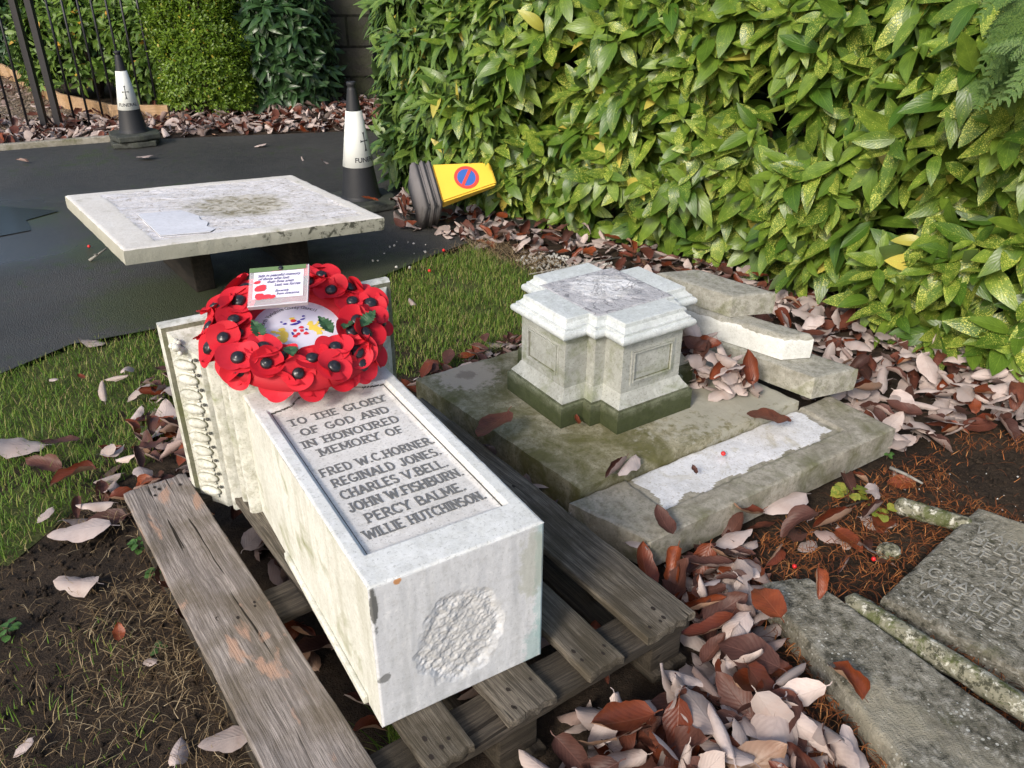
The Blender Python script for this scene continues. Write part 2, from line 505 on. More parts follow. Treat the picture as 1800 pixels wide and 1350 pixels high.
def shoots(P, D, nleaf, size, droop, r, spread=.9, jitter=.35, inter=.018):
    """leaf whorls at shoot tips P with axes D -> positions, rotations, scales"""
    LP, LY, LZ, LS = [], [], [], []
    n = len(P); D = unit(D)
    ref = np.where(np.abs(D[:, 2:3]) < .9, np.array([[0, 0, 1.]]), np.array([[1., 0, 0]]))
    A = unit(np.cross(D, ref)); B = np.cross(D, A)
    ph = r.uniform(0, 6.28, n)
    for k in range(nleaf):
        a = ph + k * 2.4 + r.normal(0, .25, n)
        rad = A * np.cos(a)[:, None] + B * np.sin(a)[:, None]
        lay = k / nleaf
        up = (.9 - spread * lay)[..., None] if hasattr(lay, 'shape') else (.95 - spread * lay)
        y = D * up + rad * .85 + np.array([0, 0, -droop]) * (.5 + lay) + r.normal(0, jitter * .4, (n, 3))
        LP.append(P - D * inter * k + rad * .004); LY.append(y)
        LZ.append(D * 1.15 + np.array([0, 0, .35]) + rad * .05 + r.normal(0, jitter * .35, (n, 3)))
        LS.append(size * (.62 + .5 * math.sin(math.pi * (lay * .8 + .15))) * r.uniform(.6, 1.2, n))
    LP = np.concatenate(LP); LY = np.concatenate(LY); LZ = np.concatenate(LZ); LS = np.concatenate(LS)
    return LP, basis(LY, LZ), LS

# ---------------------------------------------------------------- materials
M = {}
# ground soil
b = NB('soil')
n1 = b.noise(2.5, 6, .6); n2 = b.noise(40, 6, .7); n3 = b.noise(240, 4, .7)
c = b.mix(b.ramp(n1, [(.35, 0), (.65, 1)]), (.032, .022, .015), (.075, .052, .034))
c = b.mix(b.ramp(n2, [(.3, .8), (.55, 0)]), c, (.014, .010, .008))
c = b.mix(b.math('MULTIPLY', b.ramp(n3, [(.62, 0), (.7, 1)]), .5), c, (.22, .16, .10))
M['soil'] = b.done(c, .85, b.bump(b.math('ADD', n2, b.math('MULTIPLY', n3, .5)), .9, .02), .25)
# asphalt, damp with smooth wet films
b = NB('asphalt')
n1 = b.noise(.9, 4, .5, .4); n2 = b.noise(260, 3, .7); n3 = b.noise(12, 5, .6)
c = b.mix(b.ramp(n1, [(.35, 0), (.65, 1)]), (.028, .028, .026), (.055, .054, .050))
c = b.mix(b.ramp(b.vor(120), [(.1, .6), (.4, 0)]), c, (.095, .093, .086))
c = b.mix(b.math('MULTIPLY', b.ramp(n2, [(.60, 0), (.66, 1)]), .6), c, (.20, .195, .18))
mossn = b.math('ADD', b.noise(14, 5, .7), b.math('MULTIPLY', b.noise(1.4, 3, .5), .55))
c = b.mix(b.math('MULTIPLY', b.ramp(mossn, [(.86, 0), (.96, 1)]), .75), c, (.035, .06, .012))
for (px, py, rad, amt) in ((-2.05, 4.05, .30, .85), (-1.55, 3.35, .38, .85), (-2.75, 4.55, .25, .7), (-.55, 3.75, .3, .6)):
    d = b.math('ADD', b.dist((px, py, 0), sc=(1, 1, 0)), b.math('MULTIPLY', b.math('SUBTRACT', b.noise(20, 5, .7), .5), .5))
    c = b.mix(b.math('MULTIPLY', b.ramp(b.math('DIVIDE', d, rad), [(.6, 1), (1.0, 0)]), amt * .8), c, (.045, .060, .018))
wet = b.dist((-2.85, 4.35, 0), sc=(.55, 1, 0))
wet2 = b.ramp(b.math('ADD', b.math('DIVIDE', wet, 1.1), b.math('MULTIPLY', b.math('SUBTRACT', n1, .5), 1.2)), [(.45, 1), (.8, 0)])
ro = b.mix(wet2, b.ramp(n3, [(.3, .66), (.7, .46)]), (.26, .26, .26))
hb = b.mix(wet2, b.math('ADD', n2, b.math('MULTIPLY', b.vor(190), .7)), (.5, .5, .5))
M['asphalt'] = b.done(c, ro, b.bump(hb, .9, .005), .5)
# gravel / chippings
b = NB('gravel')
v = b.vor(45, out='Color'); d = b.vor(45)
g = b.ramp(b.sep(v)[0], [(0, (.13, .09, .055)), (.5, (.26, .19, .12)), (1, (.42, .34, .26))])
c = b.mix(b.ramp(d, [(.35, 0), (.7, .9)]), g, (.03, .02, .015))
M['gravel'] = b.done(c, .8, b.bump(b.math('SUBTRACT', 1.0, d), .9, .02), .3)
b = NB('lawn soil')
c = b.mix(b.noise(9, 6), (.045, .065, .016), (.10, .10, .04))
M['lawn'] = b.done(c, .9, b.bump(b.noise(60, 5, .7), .8, .015), .2)

MARB_LO, MARB_HI, SPK = (.60, .61, .58), (.80, .81, .79), (.22, .22, .20)
M['marble'] = stone_mat('weathered marble', MARB_LO, MARB_HI, SPK, .45, 0, bump=.22, rough=.6, streak=.22)
M['marble_side'] = stone_mat('stained marble', (.54, .54, .475), (.72, .72, .66), (.27, .25, .15), .4, .18, (.22, .23, .10), bump=.25, streak=.35)
M['marble_end'] = stone_mat('sawn marble', (.54, .555, .58), (.72, .735, .75), (.18, .19, .18), .25, 0, bump=.2, rough=.62, streak=.25,
                            stain=[((.165, 0, .142), .09, (.46, .455, .44), .6, (1, .3, .85)), ((.345, -.002, .22), .026, (.30, .50, .48), .45, (1, .3, .10)), ((.345, 0, .04), .05, (.25, .42, .40), .5, (1, .3, .8)), ((.320, 0, .24), .035, (.36, .37, .28), .5, (1, .3, .4)),
                                   ((.007, 0, .285), .008, (.06, .06, .05), .85, (1, .3, .16)), ((.012, 0, .12), .010, (.07, .07, .06), .7, (.7, .3, 1)),
                                   ((.052, 0, .325), .008, (.5, .22, .06), .9, (1, .3, 1))])
M['panel'] = stone_mat('inscription panel', (.56, .545, .515), (.74, .72, .69), (.22, .21, .19), .55, 0, bump=.35, bscale=60, rough=.8)
M['dark_line'] = plain('dark line tone', (.07, .07, .06), .9)  # dark tone of the panel step, patch crack and drilled holes
M['letters'] = plain('lead lettering', (.15, .15, .145), .6, .5, .25, 200)
M['cornice'] = stone_mat('carved cornice', (.52, .52, .45), (.69, .69, .64), (.20, .21, .13), .4, .16, (.18, .20, .08), bump=.2)
M['groove'] = stone_mat('dirt and shade groove', (.13, .13, .09), (.28, .27, .20), (.08, .08, .05), .6, .4, (.10, .11, .04), bump=.3)  # dirt tone that also paints shade into recesses the sun flattens
M['pedestal'] = stone_mat('pedestal stone', (.33, .335, .30), (.52, .53, .49), (.12, .13, .09), .5, .32, (.17, .19, .10), None, bump=.3, mot=.45)
M['plinth'] = stone_mat('algae dark plinth', (.09, .10, .05), (.24, .25, .18), (.03, .035, .02), .7, .75, (.035, .045, .012), (.165, .197), bump=.35)
M['ped_cap'] = stone_mat('pedestal cap', (.50, .535, .525), (.70, .73, .72), (.2, .21, .2), .35, 0, bump=.25, veins=.25)
b = NB('broken mortar bed')
fl = b.noise(8, 7, .7, 1.2)
c = b.mix(b.ramp(b.noise(40, 6, .7), [(.35, 0), (.65, 1)]), (.36, .355, .37), (.54, .535, .55))
dd = b.math('ADD', b.dist((.015, .015, .34), sc=(1, 1, 0)), b.math('MULTIPLY', b.math('SUBTRACT', b.noise(10, 6, .7, .8), .5), .22))
c = b.mix(b.ramp(dd, [(.095, .95), (.11, 0)]), c, b.mix(b.ramp(fl, [(.4, 0), (.55, 1)]), (.50, .49, .48), (.76, .76, .77)))
c = b.mix(b.ramp(b.math('ABSOLUTE', b.math('SUBTRACT', b.noise(6, 4, .6, 1.5), .5)), [(0, .8), (.012, 0)]), c, (.10, .10, .11))
M['scar'] = b.done(c, .8, b.bump(b.math('ADD', fl, b.math('MULTIPLY', b.noise(50, 6, .7), .6)), .9, .010), .35)
M['slab_moss'] = stone_mat('algae covered slab', (.21, .19, .105), (.44, .41, .31), (.07, .07, .03), .7, .60, (.095, .090, .026), bump=.3,
    stain=[((.66, .84, 0), .30, (.40, .385, .32), .75, (1, .6, 0)), ((.085, .145, 0), .115, (.42, .36, .29), .9, (1, 1, 0)), ((.085, .145, 0), .035, (.17, .13, .10), .6, (1, 1, 0))])
M['slab2'] = stone_mat('grey slab', (.255, .235, .185), (.42, .395, .335), (.11, .11, .085), .5, .35, (.12, .12, .06), bump=.3, bscale=70)
M['slab2_in'] = stone_mat('white mortar patch', (.56, .56, .56), (.78, .785, .81), (.24, .20, .13), .5, .22, (.36, .32, .20), bump=.6, bscale=40)
M['block'] = stone_mat('grey block', (.29, .28, .235), (.46, .45, .395), (.10, .11, .07), .5, .28, (.13, .14, .05), bump=.3)
M['block_white'] = stone_mat('broken white stone', (.55, .56, .53), (.72, .73, .70), (.25, .25, .2), .3, 0, bump=.5, bscale=50)
M['table'] = stone_mat('table slab', (.68, .64, .58), (.84, .81, .76), (.26, .23, .17), .4, .10, (.27, .26, .16), bump=.3)
# table slab edge with black lichen towards one corner
b = NB('table slab edge')
c = b.mix(b.noise(12, 5, .7), (.29, .285, .225), (.48, .47, .40))
e = b.math('ADD', b.noise(26, 6, .75, .6), b.math('MULTIPLY', b.ramp(b.sep()[0], [(.0, 0), (1.0, 1)]), .16))
c = b.mix(b.math('MULTIPLY', b.ramp(e, [(.66, 0), (.74, 1)]), .85), c, (.03, .03, .02))
M['table_edge'] = b.done(c, .8, b.bump(b.noise(70, 5, .7), .5, .004), .3)
# rough flaked mortar on the table slab
b = NB('flaked mortar')
fl = b.noise(7, 7, .7, 1.6, b.co((1, 2.4, 1)))
c = b.mix(b.ramp(fl, [(.35, 0), (.6, 1)]), (.66, .62, .58), (.86, .84, .86))
c = b.mix(b.ramp(b.noise(30, 6, .7, .8), [(.36, .75), (.44, 0)]), c, (.30, .24, .18))
lay = b.math('FRACT', b.math('MULTIPLY', fl, 9.0))
c = b.mix(b.ramp(lay, [(0, .85), (.09, .0)]), c, (.20, .16, .12))
dd = b.math('ADD', b.dist((.62, .50, 0), sc=(1, 1.1, 0)), b.math('MULTIPLY', b.math('SUBTRACT', b.noise(11, 5, .7, .6), .5), .40))
c = b.mix(b.ramp(dd, [(.17, .9), (.27, 0)]), c, b.mix(b.ramp(b.noise(16, 6, .75, 1.0), [(.42, 0), (.56, 1)]), (.22, .19, .10), (.62, .58, .50)))
M['table_in'] = b.done(c, .8, b.bump(b.math('ADD', fl, b.math('MULTIPLY', b.noise(60, 6, .7), .4)), .9, .012), .35)
M['smooth_patch'] = stone_mat('smooth white patch', (.66, .67, .72), (.80, .81, .86), (.3, .3, .3), .15, 0, bump=.15)
b = NB('lichened sandstone')
n1 = b.noise(4, 5, .65, .4); n2 = b.noise(38, 6, .75); n3 = b.noise(150, 4, .7)
c = b.mix(b.ramp(n1, [(.32, 0), (.68, 1)]), (.14, .13, .10), (.27, .255, .205))
c = b.mix(b.ramp(n2, [(.40, .85), (.49, 0)]), c, (.050, .048, .034))
c = b.mix(b.ramp(n2, [(.53, 0), (.60, .65)]), c, (.40, .385, .33))
lv = b.math('ADD', b.vor(70), b.math('MULTIPLY', b.noise(9, 4, .6), .7))
c = b.mix(b.ramp(lv, [(.46, .9), (.50, 0)]), c, (.52, .52, .47))
c = b.mix(b.math('MULTIPLY', b.ramp(n3, [(.60, 0), (.68, 1)]), .5), c, (.5, .49, .44))
c = b.mix(b.ramp(b.noise(7, 5, .7, .6), [(.56, 0), (.68, .6)]), c, (.10, .10, .045))
c = b.mix(b.ramp(b.noise(3, 4, .6, .3, b.co((1, 1, 1), loc=(3, 2, 0))), [(.55, 0), (.66, .7)]), c, (.36, .33, .25))
M['grave'] = b.done(c, .88, b.bump(b.math('ADD', n3, b.math('MULTIPLY', n2, 1.2)), 1.0, .006), .2)
b = NB('lichen roll')
c = b.mix(b.noise(10, 5, .7), (.13, .125, .08), (.30, .29, .22))
c = b.mix(b.ramp(b.noise(60, 5, .75), [(.42, .9), (.50, 0)]), c, (.035, .035, .02))
c = b.mix(b.ramp(b.noise(42, 5, .75), [(.54, 0), (.60, .85)]), c, (.56, .55, .47))
c = b.mix(b.ramp(b.noise(14, 5, .75, .4), [(.50, 0), (.58, .8)]), c, (.07, .085, .02))
M['lichen'] = b.done(c, .85, b.bump(b.noise(70, 6, .7), .8, .006), .3)
M['carved'] = plain('carved letters', (.27, .265, .235), .85, .2, .55, 60)
M['wood_pale'] = wood_mat('pale weathered board', (.15, .127, .112), (.41, .36, .33), .85, .5)
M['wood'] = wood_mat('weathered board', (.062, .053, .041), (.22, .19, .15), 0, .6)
M['wood_dark'] = wood_mat('darker timber', (.035, .029, .022), (.10, .082, .062), 0, .6)  # darker wood tone for the pallet parts under the deck
M['bearer'] = wood_mat('shade black timber', (.012, .010, .008), (.035, .028, .020), 0, .6)  # near-black wood paints in the shade under the raised slab
M['wood_edge'] = wood_mat('path edging board', (.36, .23, .13), (.52, .36, .22), 0, .3)
M['nail'] = plain('rusty nail', (.02, .014, .010), .8)
M['rubber'] = plain('black rubber', (.020, .021, .024), .55, .4, .2, 20, .1)
M['rubber_grey'] = plain('dusty black rubber', (.16, .15, .15), .75, .3, .25, 14, .4)
M['rubber_old'] = stone_mat('muddy rubber', (.035, .04, .035), (.075, .08, .07), (.02, .02, .02), .6, .3, (.04, .05, .03), bump=.6, bscale=40)
b = NB('cone sleeve')
c = b.mix(b.ramp(b.noise(9, 5, .7), [(.5, 0), (.8, .3)]), (.74, .76, .73), (.48, .52, .44))
M['sleeve'] = b.done(c, .4, None, .5)
M['ink'] = plain('black print', (.02, .02, .025), .6)
M['iron'] = plain('black painted iron', (.012, .012, .016), .45, .5, .3, 40)
M['yellow'] = plain('yellow plastic', (.85, .56, .06), .5, .4, .06, 9)
M['sign_red'] = plain('sign red', (.72, .07, .05), .5)
M['sign_blue'] = plain('sign blue', (.04, .13, .45), .5)
M['white_card'] = plain('white printed card', (.70, .69, .80), .55, .3, .03, 8)
b = NB('poppy paper')
pr = b.orand()
c = b.mix(pr, (.52, .010, .022), (.72, .030, .050))
c = b.mix(b.ramp(b.noise(26, 3), [(.35, .25), (.6, 0)]), c, (.38, .005, .012))
b.done(c, .62, b.bump(b.noise(90, 3), .15, .001), .25)
tr = b.N.new('ShaderNodeBsdfTranslucent'); b.set(tr.inputs[0], c)
mx = b.N.new('ShaderNodeMixShader'); mx.inputs[0].default_value = .12
b.t.links.new(b.b.outputs[0], mx.inputs[1]); b.t.links.new(tr.outputs[0], mx.inputs[2]); b.t.links.new(mx.outputs[0], b.out.inputs[0])
M['poppy'] = b.m
M['poppy_eye'] = plain('black plastic button', (.018, .018, .022), .32, .5, .2, 60)
M['fern'] = plain('green paper leaf', (.03, .085, .035), .55, .4, .4, 60)
M['strip_green'] = plain('green ribbon', (.10, .17, .07), .6)
M['wreath_base'] = plain('red wreath ring', (.42, .010, .020), .7)
b = NB('clear sleeve'); b.done((.85, .85, .9), .08, None, .5, Alpha=.13); M['clear'] = b.m
M['clear2'] = plain('clouded plastic edge', (.50, .46, .50), .25, .6)
M['crest_gold'] = plain('crest yellow', (.80, .60, .10), .6)
M['crest_red'] = plain('crest red', (.65, .03, .05), .6)
M['crest_blue'] = plain('crest blue', (.05, .03, .30), .6)
M['pen'] = plain('pen ink', (.05, .04, .16), .6)
M['print'] = plain('grey print', (.10, .10, .12), .6)

M['aucuba'] = leaf_mat('spotted laurel leaf', (.055, .130, .014), (.20, .30, .036), (.13, .21, .06), (.66, .66, .14), .85, .2, .36, .22, 8, yellow=(.72, .58, .12))
M['aucuba_plain'] = leaf_mat('green laurel leaf', (.055, .125, .022), (.155, .25, .046), (.12, .19, .07), (.42, .48, .10), .4, .22, .34, .22, 8, yellow=(.70, .58, .12))
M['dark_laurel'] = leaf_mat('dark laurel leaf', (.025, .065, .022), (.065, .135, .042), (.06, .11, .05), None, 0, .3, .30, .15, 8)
M['light_shrub'] = leaf_mat('light shrub leaf', (.08, .17, .025), (.20, .31, .05), (.12, .2, .06), None, 0, .25, .42, .3, 7, yellow=(.75, .36, .05))
M['box'] = leaf_mat('box leaf', (.08, .16, .012), (.22, .33, .03), None, None, 0, .1, .38, .25, 3, yellow=(.6, .45, .06))
M['conifer'] = blade_mat('cypress spray', [(0, (.03, .07, .018)), (.6, (.075, .15, .032)), (1, (.15, .23, .055))], .55, .2)
M['grass'] = blade_mat('grass blade', [(0, (.06, .13, .018)), (.45, (.125, .24, .028)), (.70, (.22, .32, .05)), (.84, (.34, .34, .10)), (1, (.45, .36, .18))], .5, .35)
M['straw'] = blade_mat('dry grass', [(0, (.07, .04, .02)), (.40, (.18, .12, .06)), (.75, (.33, .24, .13)), (1, (.50, .40, .25))], .75, .2)
M['needle'] = blade_mat('conifer litter', [(0, (.07, .022, .010)), (.5, (.20, .062, .018)), (.85, (.36, .125, .035)), (1, (.45, .22, .08))], .75, .1)
DEADBACK = (.53, .44, .405)
M['dead'] = leaf_mat('fallen leaf', (.105, .034, .023), (.19, .065, .038), DEADBACK, None, 0, .22, .52, .08, 9, blotch=(.06, .02, .015), vcol=(.22, .09, .06), spec=.3)
M['dead_orange'] = leaf_mat('rusty fallen leaf', (.13, .028, .012), (.26, .060, .018), (.40, .25, .17), None, 0, .22, .42, .08, 9, blotch=(.12, .03, .015), vcol=(.30, .12, .06), spec=.4)
M['dead_dark'] = leaf_mat('dark fallen leaf', (.060, .027, .021), (.125, .052, .038), (.30, .22, .195), None, 0, .2, .5, .06, 9, spec=.3)
M['weed'] = leaf_mat('weed leaf', (.16, .24, .03), (.38, .40, .07), None, None, 0, .3, .5, .3, 5, blotch=(.55, .42, .08))
M['weed_green'] = leaf_mat('small weed leaf', (.05, .13, .03), (.10, .22, .05), None, None, 0, .3, .5, .3, 5)
M['twig'] = plain('twig bark', (.09, .065, .045), .8, .3, .3, 60)
M['twig_grey'] = plain('grey twig', (.28, .27, .24), .8, .3, .3, 60)
M['berry'] = plain('red berry', (.60, .02, .02), .3, .5)
M['pebble'] = stone_mat('pale pebble', (.45, .44, .40), (.62, .61, .58), (.2, .2, .18), .3, 0, bump=.3)
b = NB('wall stone')
br = b.N.new('ShaderNodeTexBrick'); br.inputs['Scale'].default_value = 1.0
br.inputs['Brick Width'].default_value = .52; br.inputs['Row Height'].default_value = .27; br.inputs['Mortar Size'].default_value = .012
for k, v in (('Color1', (.035, .034, .028, 1)), ('Color2', (.060, .058, .048, 1)), ('Mortar', (.012, .012, .010, 1))): br.inputs[k].default_value = v
b.set(br.inputs['Vector'], b.co((1, 1, 1), rot=(R(90), 0, 0)))
c = b.mix(b.ramp(b.noise(5, 6, .7), [(.45, 0), (.7, .7)]), br.outputs['Color'], (.055, .065, .03))
M['wall'] = b.done(c, .9, b.bump(b.math('SUBTRACT', b.noise(25, 6, .7), br.outputs['Fac']), .8, .02), .2)

# ---------------------------------------------------------------- ground, path, lawn
def region_mesh(name, poly, z, mat, cell=.12, amp=.006, seed=1.0, kind='structure'):
    bm = bmesh.new()
    vs = [bm.verts.new((p[0], p[1], 0)) for p in poly]
    bm.faces.new(vs); bm.normal_update()
    if bm.faces[:][0].normal.z < 0: bmesh.ops.reverse_faces(bm, faces=bm.faces[:])
    P = np.array([p[:2] for p in poly]); lo, hi = P.min(0), P.max(0)
    for ax in (0, 1):
        c = math.ceil(lo[ax] / cell) * cell
        while c < hi[ax]:
            no = (1, 0, 0) if ax == 0 else (0, 1, 0)
            bmesh.ops.bisect_plane(bm, geom=bm.verts[:] + bm.edges[:] + bm.faces[:], plane_co=(c * (ax == 0), c * (ax == 1), 0), plane_no=no)
            c += cell
    Q = np.array([v.co[:] for v in bm.verts]); h = fbm(Q, 3.0, seed) * amp
    for v, hh in zip(bm.verts, h): v.co.z = z + hh
    o = from_bm(name, bm, mat, smooth=True)
    o['kind'] = kind
    return o

# one sheet: fine near, reaching out to the horizon
xs = np.unique(np.concatenate([-np.geomspace(4.5, 200, 14), np.linspace(-4.5, 3.6, 240), np.geomspace(3.6, 200, 14)]))
ys = np.unique(np.concatenate([-np.geomspace(1, 200, 10), np.linspace(-1, 9, 290), np.geomspace(9, 200, 14)]))
X, Y = np.meshgrid(xs, ys)
P3 = np.stack([X.ravel(), Y.ravel(), np.zeros(X.size)], -1)
Z = fbm(P3, 2.2, 3.0) * .012 + fbm(P3, 18, 5.0) * .008 - .022
path_poly = [(-7, 0.2), (-3.2, 1.75), (-1.95, 2.52), (-1.72, 2.92), (-1.42, 3.08), (-1.05, 3.27), (-.68, 3.56), (-.42, 3.92), (-.22, 4.15), (.05, 4.34), (.35, 4.6), (.4, 6.9),
             (-1.2, 6.98), (-1.85, 6.86), (-2.96, 6.62), (-3.8, 6.25), (-7, 4.9)]
def gz(x, y):
    p = np.array([[x, y, 0.0]])
    return float((fbm(p, 2.2, 3.0) * .012 + fbm(p, 18, 5.0) * .008 - .022)[0])
ny, nx = X.shape
idx = np.arange(ny * nx).reshape(ny, nx)
Fg = np.stack([idx[:-1, :-1], idx[:-1, 1:], idx[1:, 1:], idx[1:, :-1]], -1).reshape(-1, 4)
P3[:, 2] = Z
g = mesh_np('ground', P3, Fg, M['soil']); g['kind'] = 'structure'
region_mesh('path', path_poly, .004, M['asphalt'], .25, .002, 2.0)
pud = NB('puddle water'); pud.done((.018, .020, .016), .20, pud.bump(pud.noise(30, 2), .03, .002), .6)
region_mesh('puddle', [(-3.9, 4.9), (-3.3, 4.86), (-2.95, 4.78), (-2.62, 4.70), (-2.72, 4.52), (-2.60, 4.34), (-2.78, 4.18), (-3.2, 4.10), (-3.9, 4.15)], .0085, pud.m, .3, .0, 3.0)
lawn_left = [(-3.2, 1.74), (-1.96, 2.51), (-1.73, 2.91), (-1.43, 3.07), (-1.05, 3.26), (-.98, 2.9), (-1.02, 2.5), (-1.12, 2.1), (-1.22, 1.9), (-1.30, 1.62), (-1.5, 1.35), (-2.4, .9), (-4, .9)]
lawn_right = [(-1.04, 3.26), (-.68, 3.55), (-.42, 3.91), (-.22, 4.12), (-.02, 3.92), (.22, 3.62), (.18, 3.3), (.08, 3.02), (-.28, 2.72), (-.55, 2.62), (-.8, 2.75)]
region_mesh('lawn', lawn_left, -.019, M['lawn'], .12, .006, 4.0)
region_mesh('lawn', lawn_right, -.017, M['lawn'], .12, .006, 4.0)
region_mesh('gravel_path', [(-12, 6.3), (-4.2, 6.85), (-3.6, 7.5), (-3.2, 7.7), (-4.3, 8.3), (-6.2, 10.4), (-12, 14)], .006, M['gravel'], .4, .01, 6.0)

def blades(P, hmin, hmax, wd, lean, r, seg=3, rndlo=0, rndhi=1, base_z=-.01, flat=False):
    n = len(P); H = r.uniform(hmin, hmax, n); a = r.uniform(0, 2 * math.pi, n)
    L = r.uniform(.1, 1, n) * lean
    dx, dy = np.cos(a), np.sin(a); sx, sy = -dy, dx
    V = np.zeros((n, (seg + 1) * 2, 3))
    for k in range(seg + 1):
        t = k / seg
        wv = wd * (1 - t * .85)
        hor = H * L * t ** 1.7; ver = H * (t - .35 * L * t * t) if not flat else H * .25 * math.sin(math.pi * t) + .004
        if flat: hor = H * t
        kink = .25 * H * math.sin(t * 3) * (1 if flat else 0) * np.sin(a * 7)
        for j, s in enumerate((-1, 1)):
            V[:, k * 2 + j, 0] = P[:, 0] + dx * hor + sx * (s * wv * .5 + kink)
            V[:, k * 2 + j, 1] = P[:, 1] + dy * hor + sy * (s * wv * .5 + kink)
            V[:, k * 2 + j, 2] = P[:, 2] + base_z + ver
    f = np.array([(2 * k, 2 * k + 1, 2 * k + 3, 2 * k + 2) for k in range(seg)])
    Fb = (f[None] + (np.arange(n) * (seg + 1) * 2)[:, None, None]).reshape(-1, 4)
    rn = np.clip(r.uniform(rndlo, rndhi, n), 0, 1)
    return V.reshape(-1, 3), Fb, np.repeat(rn, (seg + 1) * 2)

def cat(*parts):
    V = []; Fs = []; Rr = []; o = 0
    for v, f, r_ in parts: V.append(v); Fs.append(f + o); Rr.append(r_); o += len(v)
    return np.concatenate(V), np.concatenate(Fs), np.concatenate(Rr)

def clumpy(poly, n, seed, thr=-.25, scale=7, r=rng):
    p = sample(poly, n, r); P = np.column_stack([p, np.zeros(len(p))])
    k = fbm(P, scale, seed) + r.normal(0, .25, len(P))
    P[:, :2] += r.normal(0, .022, (len(P), 2)) * (r.random((len(P), 1)) < .5)
    return P[k > thr]

gl = clumpy(lawn_left, 34000, 11, -.32)
g1 = blades(gl, .014, .040, .0032, 1.1, rng, 3, 0, 1.0)
gl2 = clumpy([p for p in lawn_left], 4500, 12, -.1); gl2 = gl2[gl2[:, 1] < 2.6]
g2 = blades(gl2, .035, .075, .0034, 1.2, rng, 4, .2, .8)
V, Fb, rn = cat(g1, g2)
o = mesh_np('grass', V, Fb, M['grass'], rnd=rn); tag(o, 'bright green lawn at the left below the tarmac path', 'grass', kind='stuff')
gr = clumpy(lawn_right, 22000, 13, -.38)
V, Fb, rn = blades(gr, .012, .040, .0030, 1.0, rng, 3, .1, 1.0)
o = mesh_np('grass', V, Fb, M['grass'], rnd=rn); tag(o, 'worn patch of short lawn behind the poppy wreath', 'grass', kind='stuff')

soil_left = [(-1.15, 1.95), (-.95, 1.75), (-.35, .9), (-.2, .7), (-1.6, .7), (-1.5, 1.35), (-1.30, 1.62)]
sl = clumpy(soil_left, 11000, 21, .02, 4.5)
p1 = blades(sl, .015, .065, .0016, 1, rng, 4, 0, 1, .002, True)
sl2 = clumpy(soil_left, 1500, 22, 0.0, 5)
p2 = blades(sl2, .02, .06, .002, 1.3, rng, 3, .1, 1)
edge = clumpy([(-.4, 3.9), (-.15, 4.2), (.3, 3.75), (.25, 3.5), (0, 3.8), (-.2, 4.02)], 900, 23, -.4)
p3 = blades(edge, .03, .09, .0022, 1, rng, 4, .2, 1, .008, True)
V, Fb, rn = cat(p1, p2, p3)
o = mesh_np('dry_grass', V, Fb, M['straw'], rnd=rn); tag(o, 'dry straw and dead grass strewn over bare soil', 'dead grass', kind='stuff')
gg = clumpy([(-1.5, 1.3), (-.9, 1.45), (-.45, .75), (-1.6, .75)], 4200, 24, .22, 4)
V, Fb, rn = blades(gg, .015, .04, .003, 1, rng, 3, .1, .9)
o = mesh_np('grass', V, Fb, M['grass'], rnd=rn); tag(o, 'sparse green blades in the bare soil left of the pallet', 'grass', kind='stuff')

need_poly = [(1.22, 2.12), (1.45, 2.25), (2.4, 2.25), (2.4, .8), (.55, .8), (.5, 1.1), (.62, 1.5), (.5, 1.62)]
nd = clumpy(need_poly, 15000, 31, -.22, 4)
bald = np.hypot((nd[:, 0] - 1.50) / .22, (nd[:, 1] - 1.98) / .16) < 1
nd = nd[~bald | (rng.random(len(nd)) < .1)]
V, Fb, rn = blades(nd, .018, .06, .0026, 1, rng, 4, 0, 1, .004, True)
V2, F2, r2 = blades(nd[::3], .01, .03, .002, 1.4, rng, 3, 0, 1, .004)
V, Fb, rn = cat((V, Fb, rn), (V2, F2, r2))
o = mesh_np('conifer_litter', V, Fb, M['needle'], rnd=rn); tag(o, 'rusty orange conifer litter covering the soil round the gravestones', 'needle litter', kind='stuff')

# ---------------------------------------------------------------- the fallen war memorial block
BL = Vector((-.2336, 1.0246, .14)); EX = Vector((math.cos(R(31)), math.sin(R(31)), 0)); AY = Vector((-EX.y, EX.x, 0))
MW, MH, ML = .341, .331, .775
Mm = frame(BL, EX, AY)
mem = empty('memorial_block', BL, R(31))
tag(mem, 'white marble war memorial block lying on the pallet with inscribed names facing up', 'memorial')

def panel_sd(x, y):
    """signed depth inside the sunk panel outline (metres)"""
    top = np.interp(x, [.024, .028, .06, .085, .105, .13, .17, .21, .235, .255, .28, .312, .33], [.655, .655, .660, .668, .690, .712, .722, .712, .690, .668, .660, .655, .655])
    return np.minimum(np.minimum(x - .028, .313 - x), np.minimum(y - .082, (top - y) * .85))
nxg, nyg = 150, 330
gx = np.linspace(0, MW, nxg); gy = np.linspace(0, ML, nyg)
GX, GY = np.meshgrid(gx, gy)
sdp = panel_sd(GX, GY)
PP = np.stack([GX.ravel(), GY.ravel(), np.zeros(GX.size)], -1)
dep = np.interp(sdp, [-.001, 0, .002, .006, .0065, .016, .018], [0, -.0005, -.006, -.0065, -.009, -.0125, -.013])
dep = dep + (fbm(PP, 60, 8) * .0004 + fbm(PP, 9, 9) * .0008).reshape(dep.shape)
edge = np.minimum(np.minimum(GX, MW - GX), np.minimum(GY, ML - GY))
dep = dep - np.interp(edge, [0, .004], [.0022, 0]) * (1 + .8 * fbm(PP, 40, 4).reshape(dep.shape))
PP[:, 2] = MH + dep.ravel()
ii = np.arange(nxg * nyg).reshape(nyg, nxg)
Ft = np.stack([ii[:-1, :-1], ii[:-1, 1:], ii[1:, 1:], ii[1:, :-1]], -1).reshape(-1, 4)
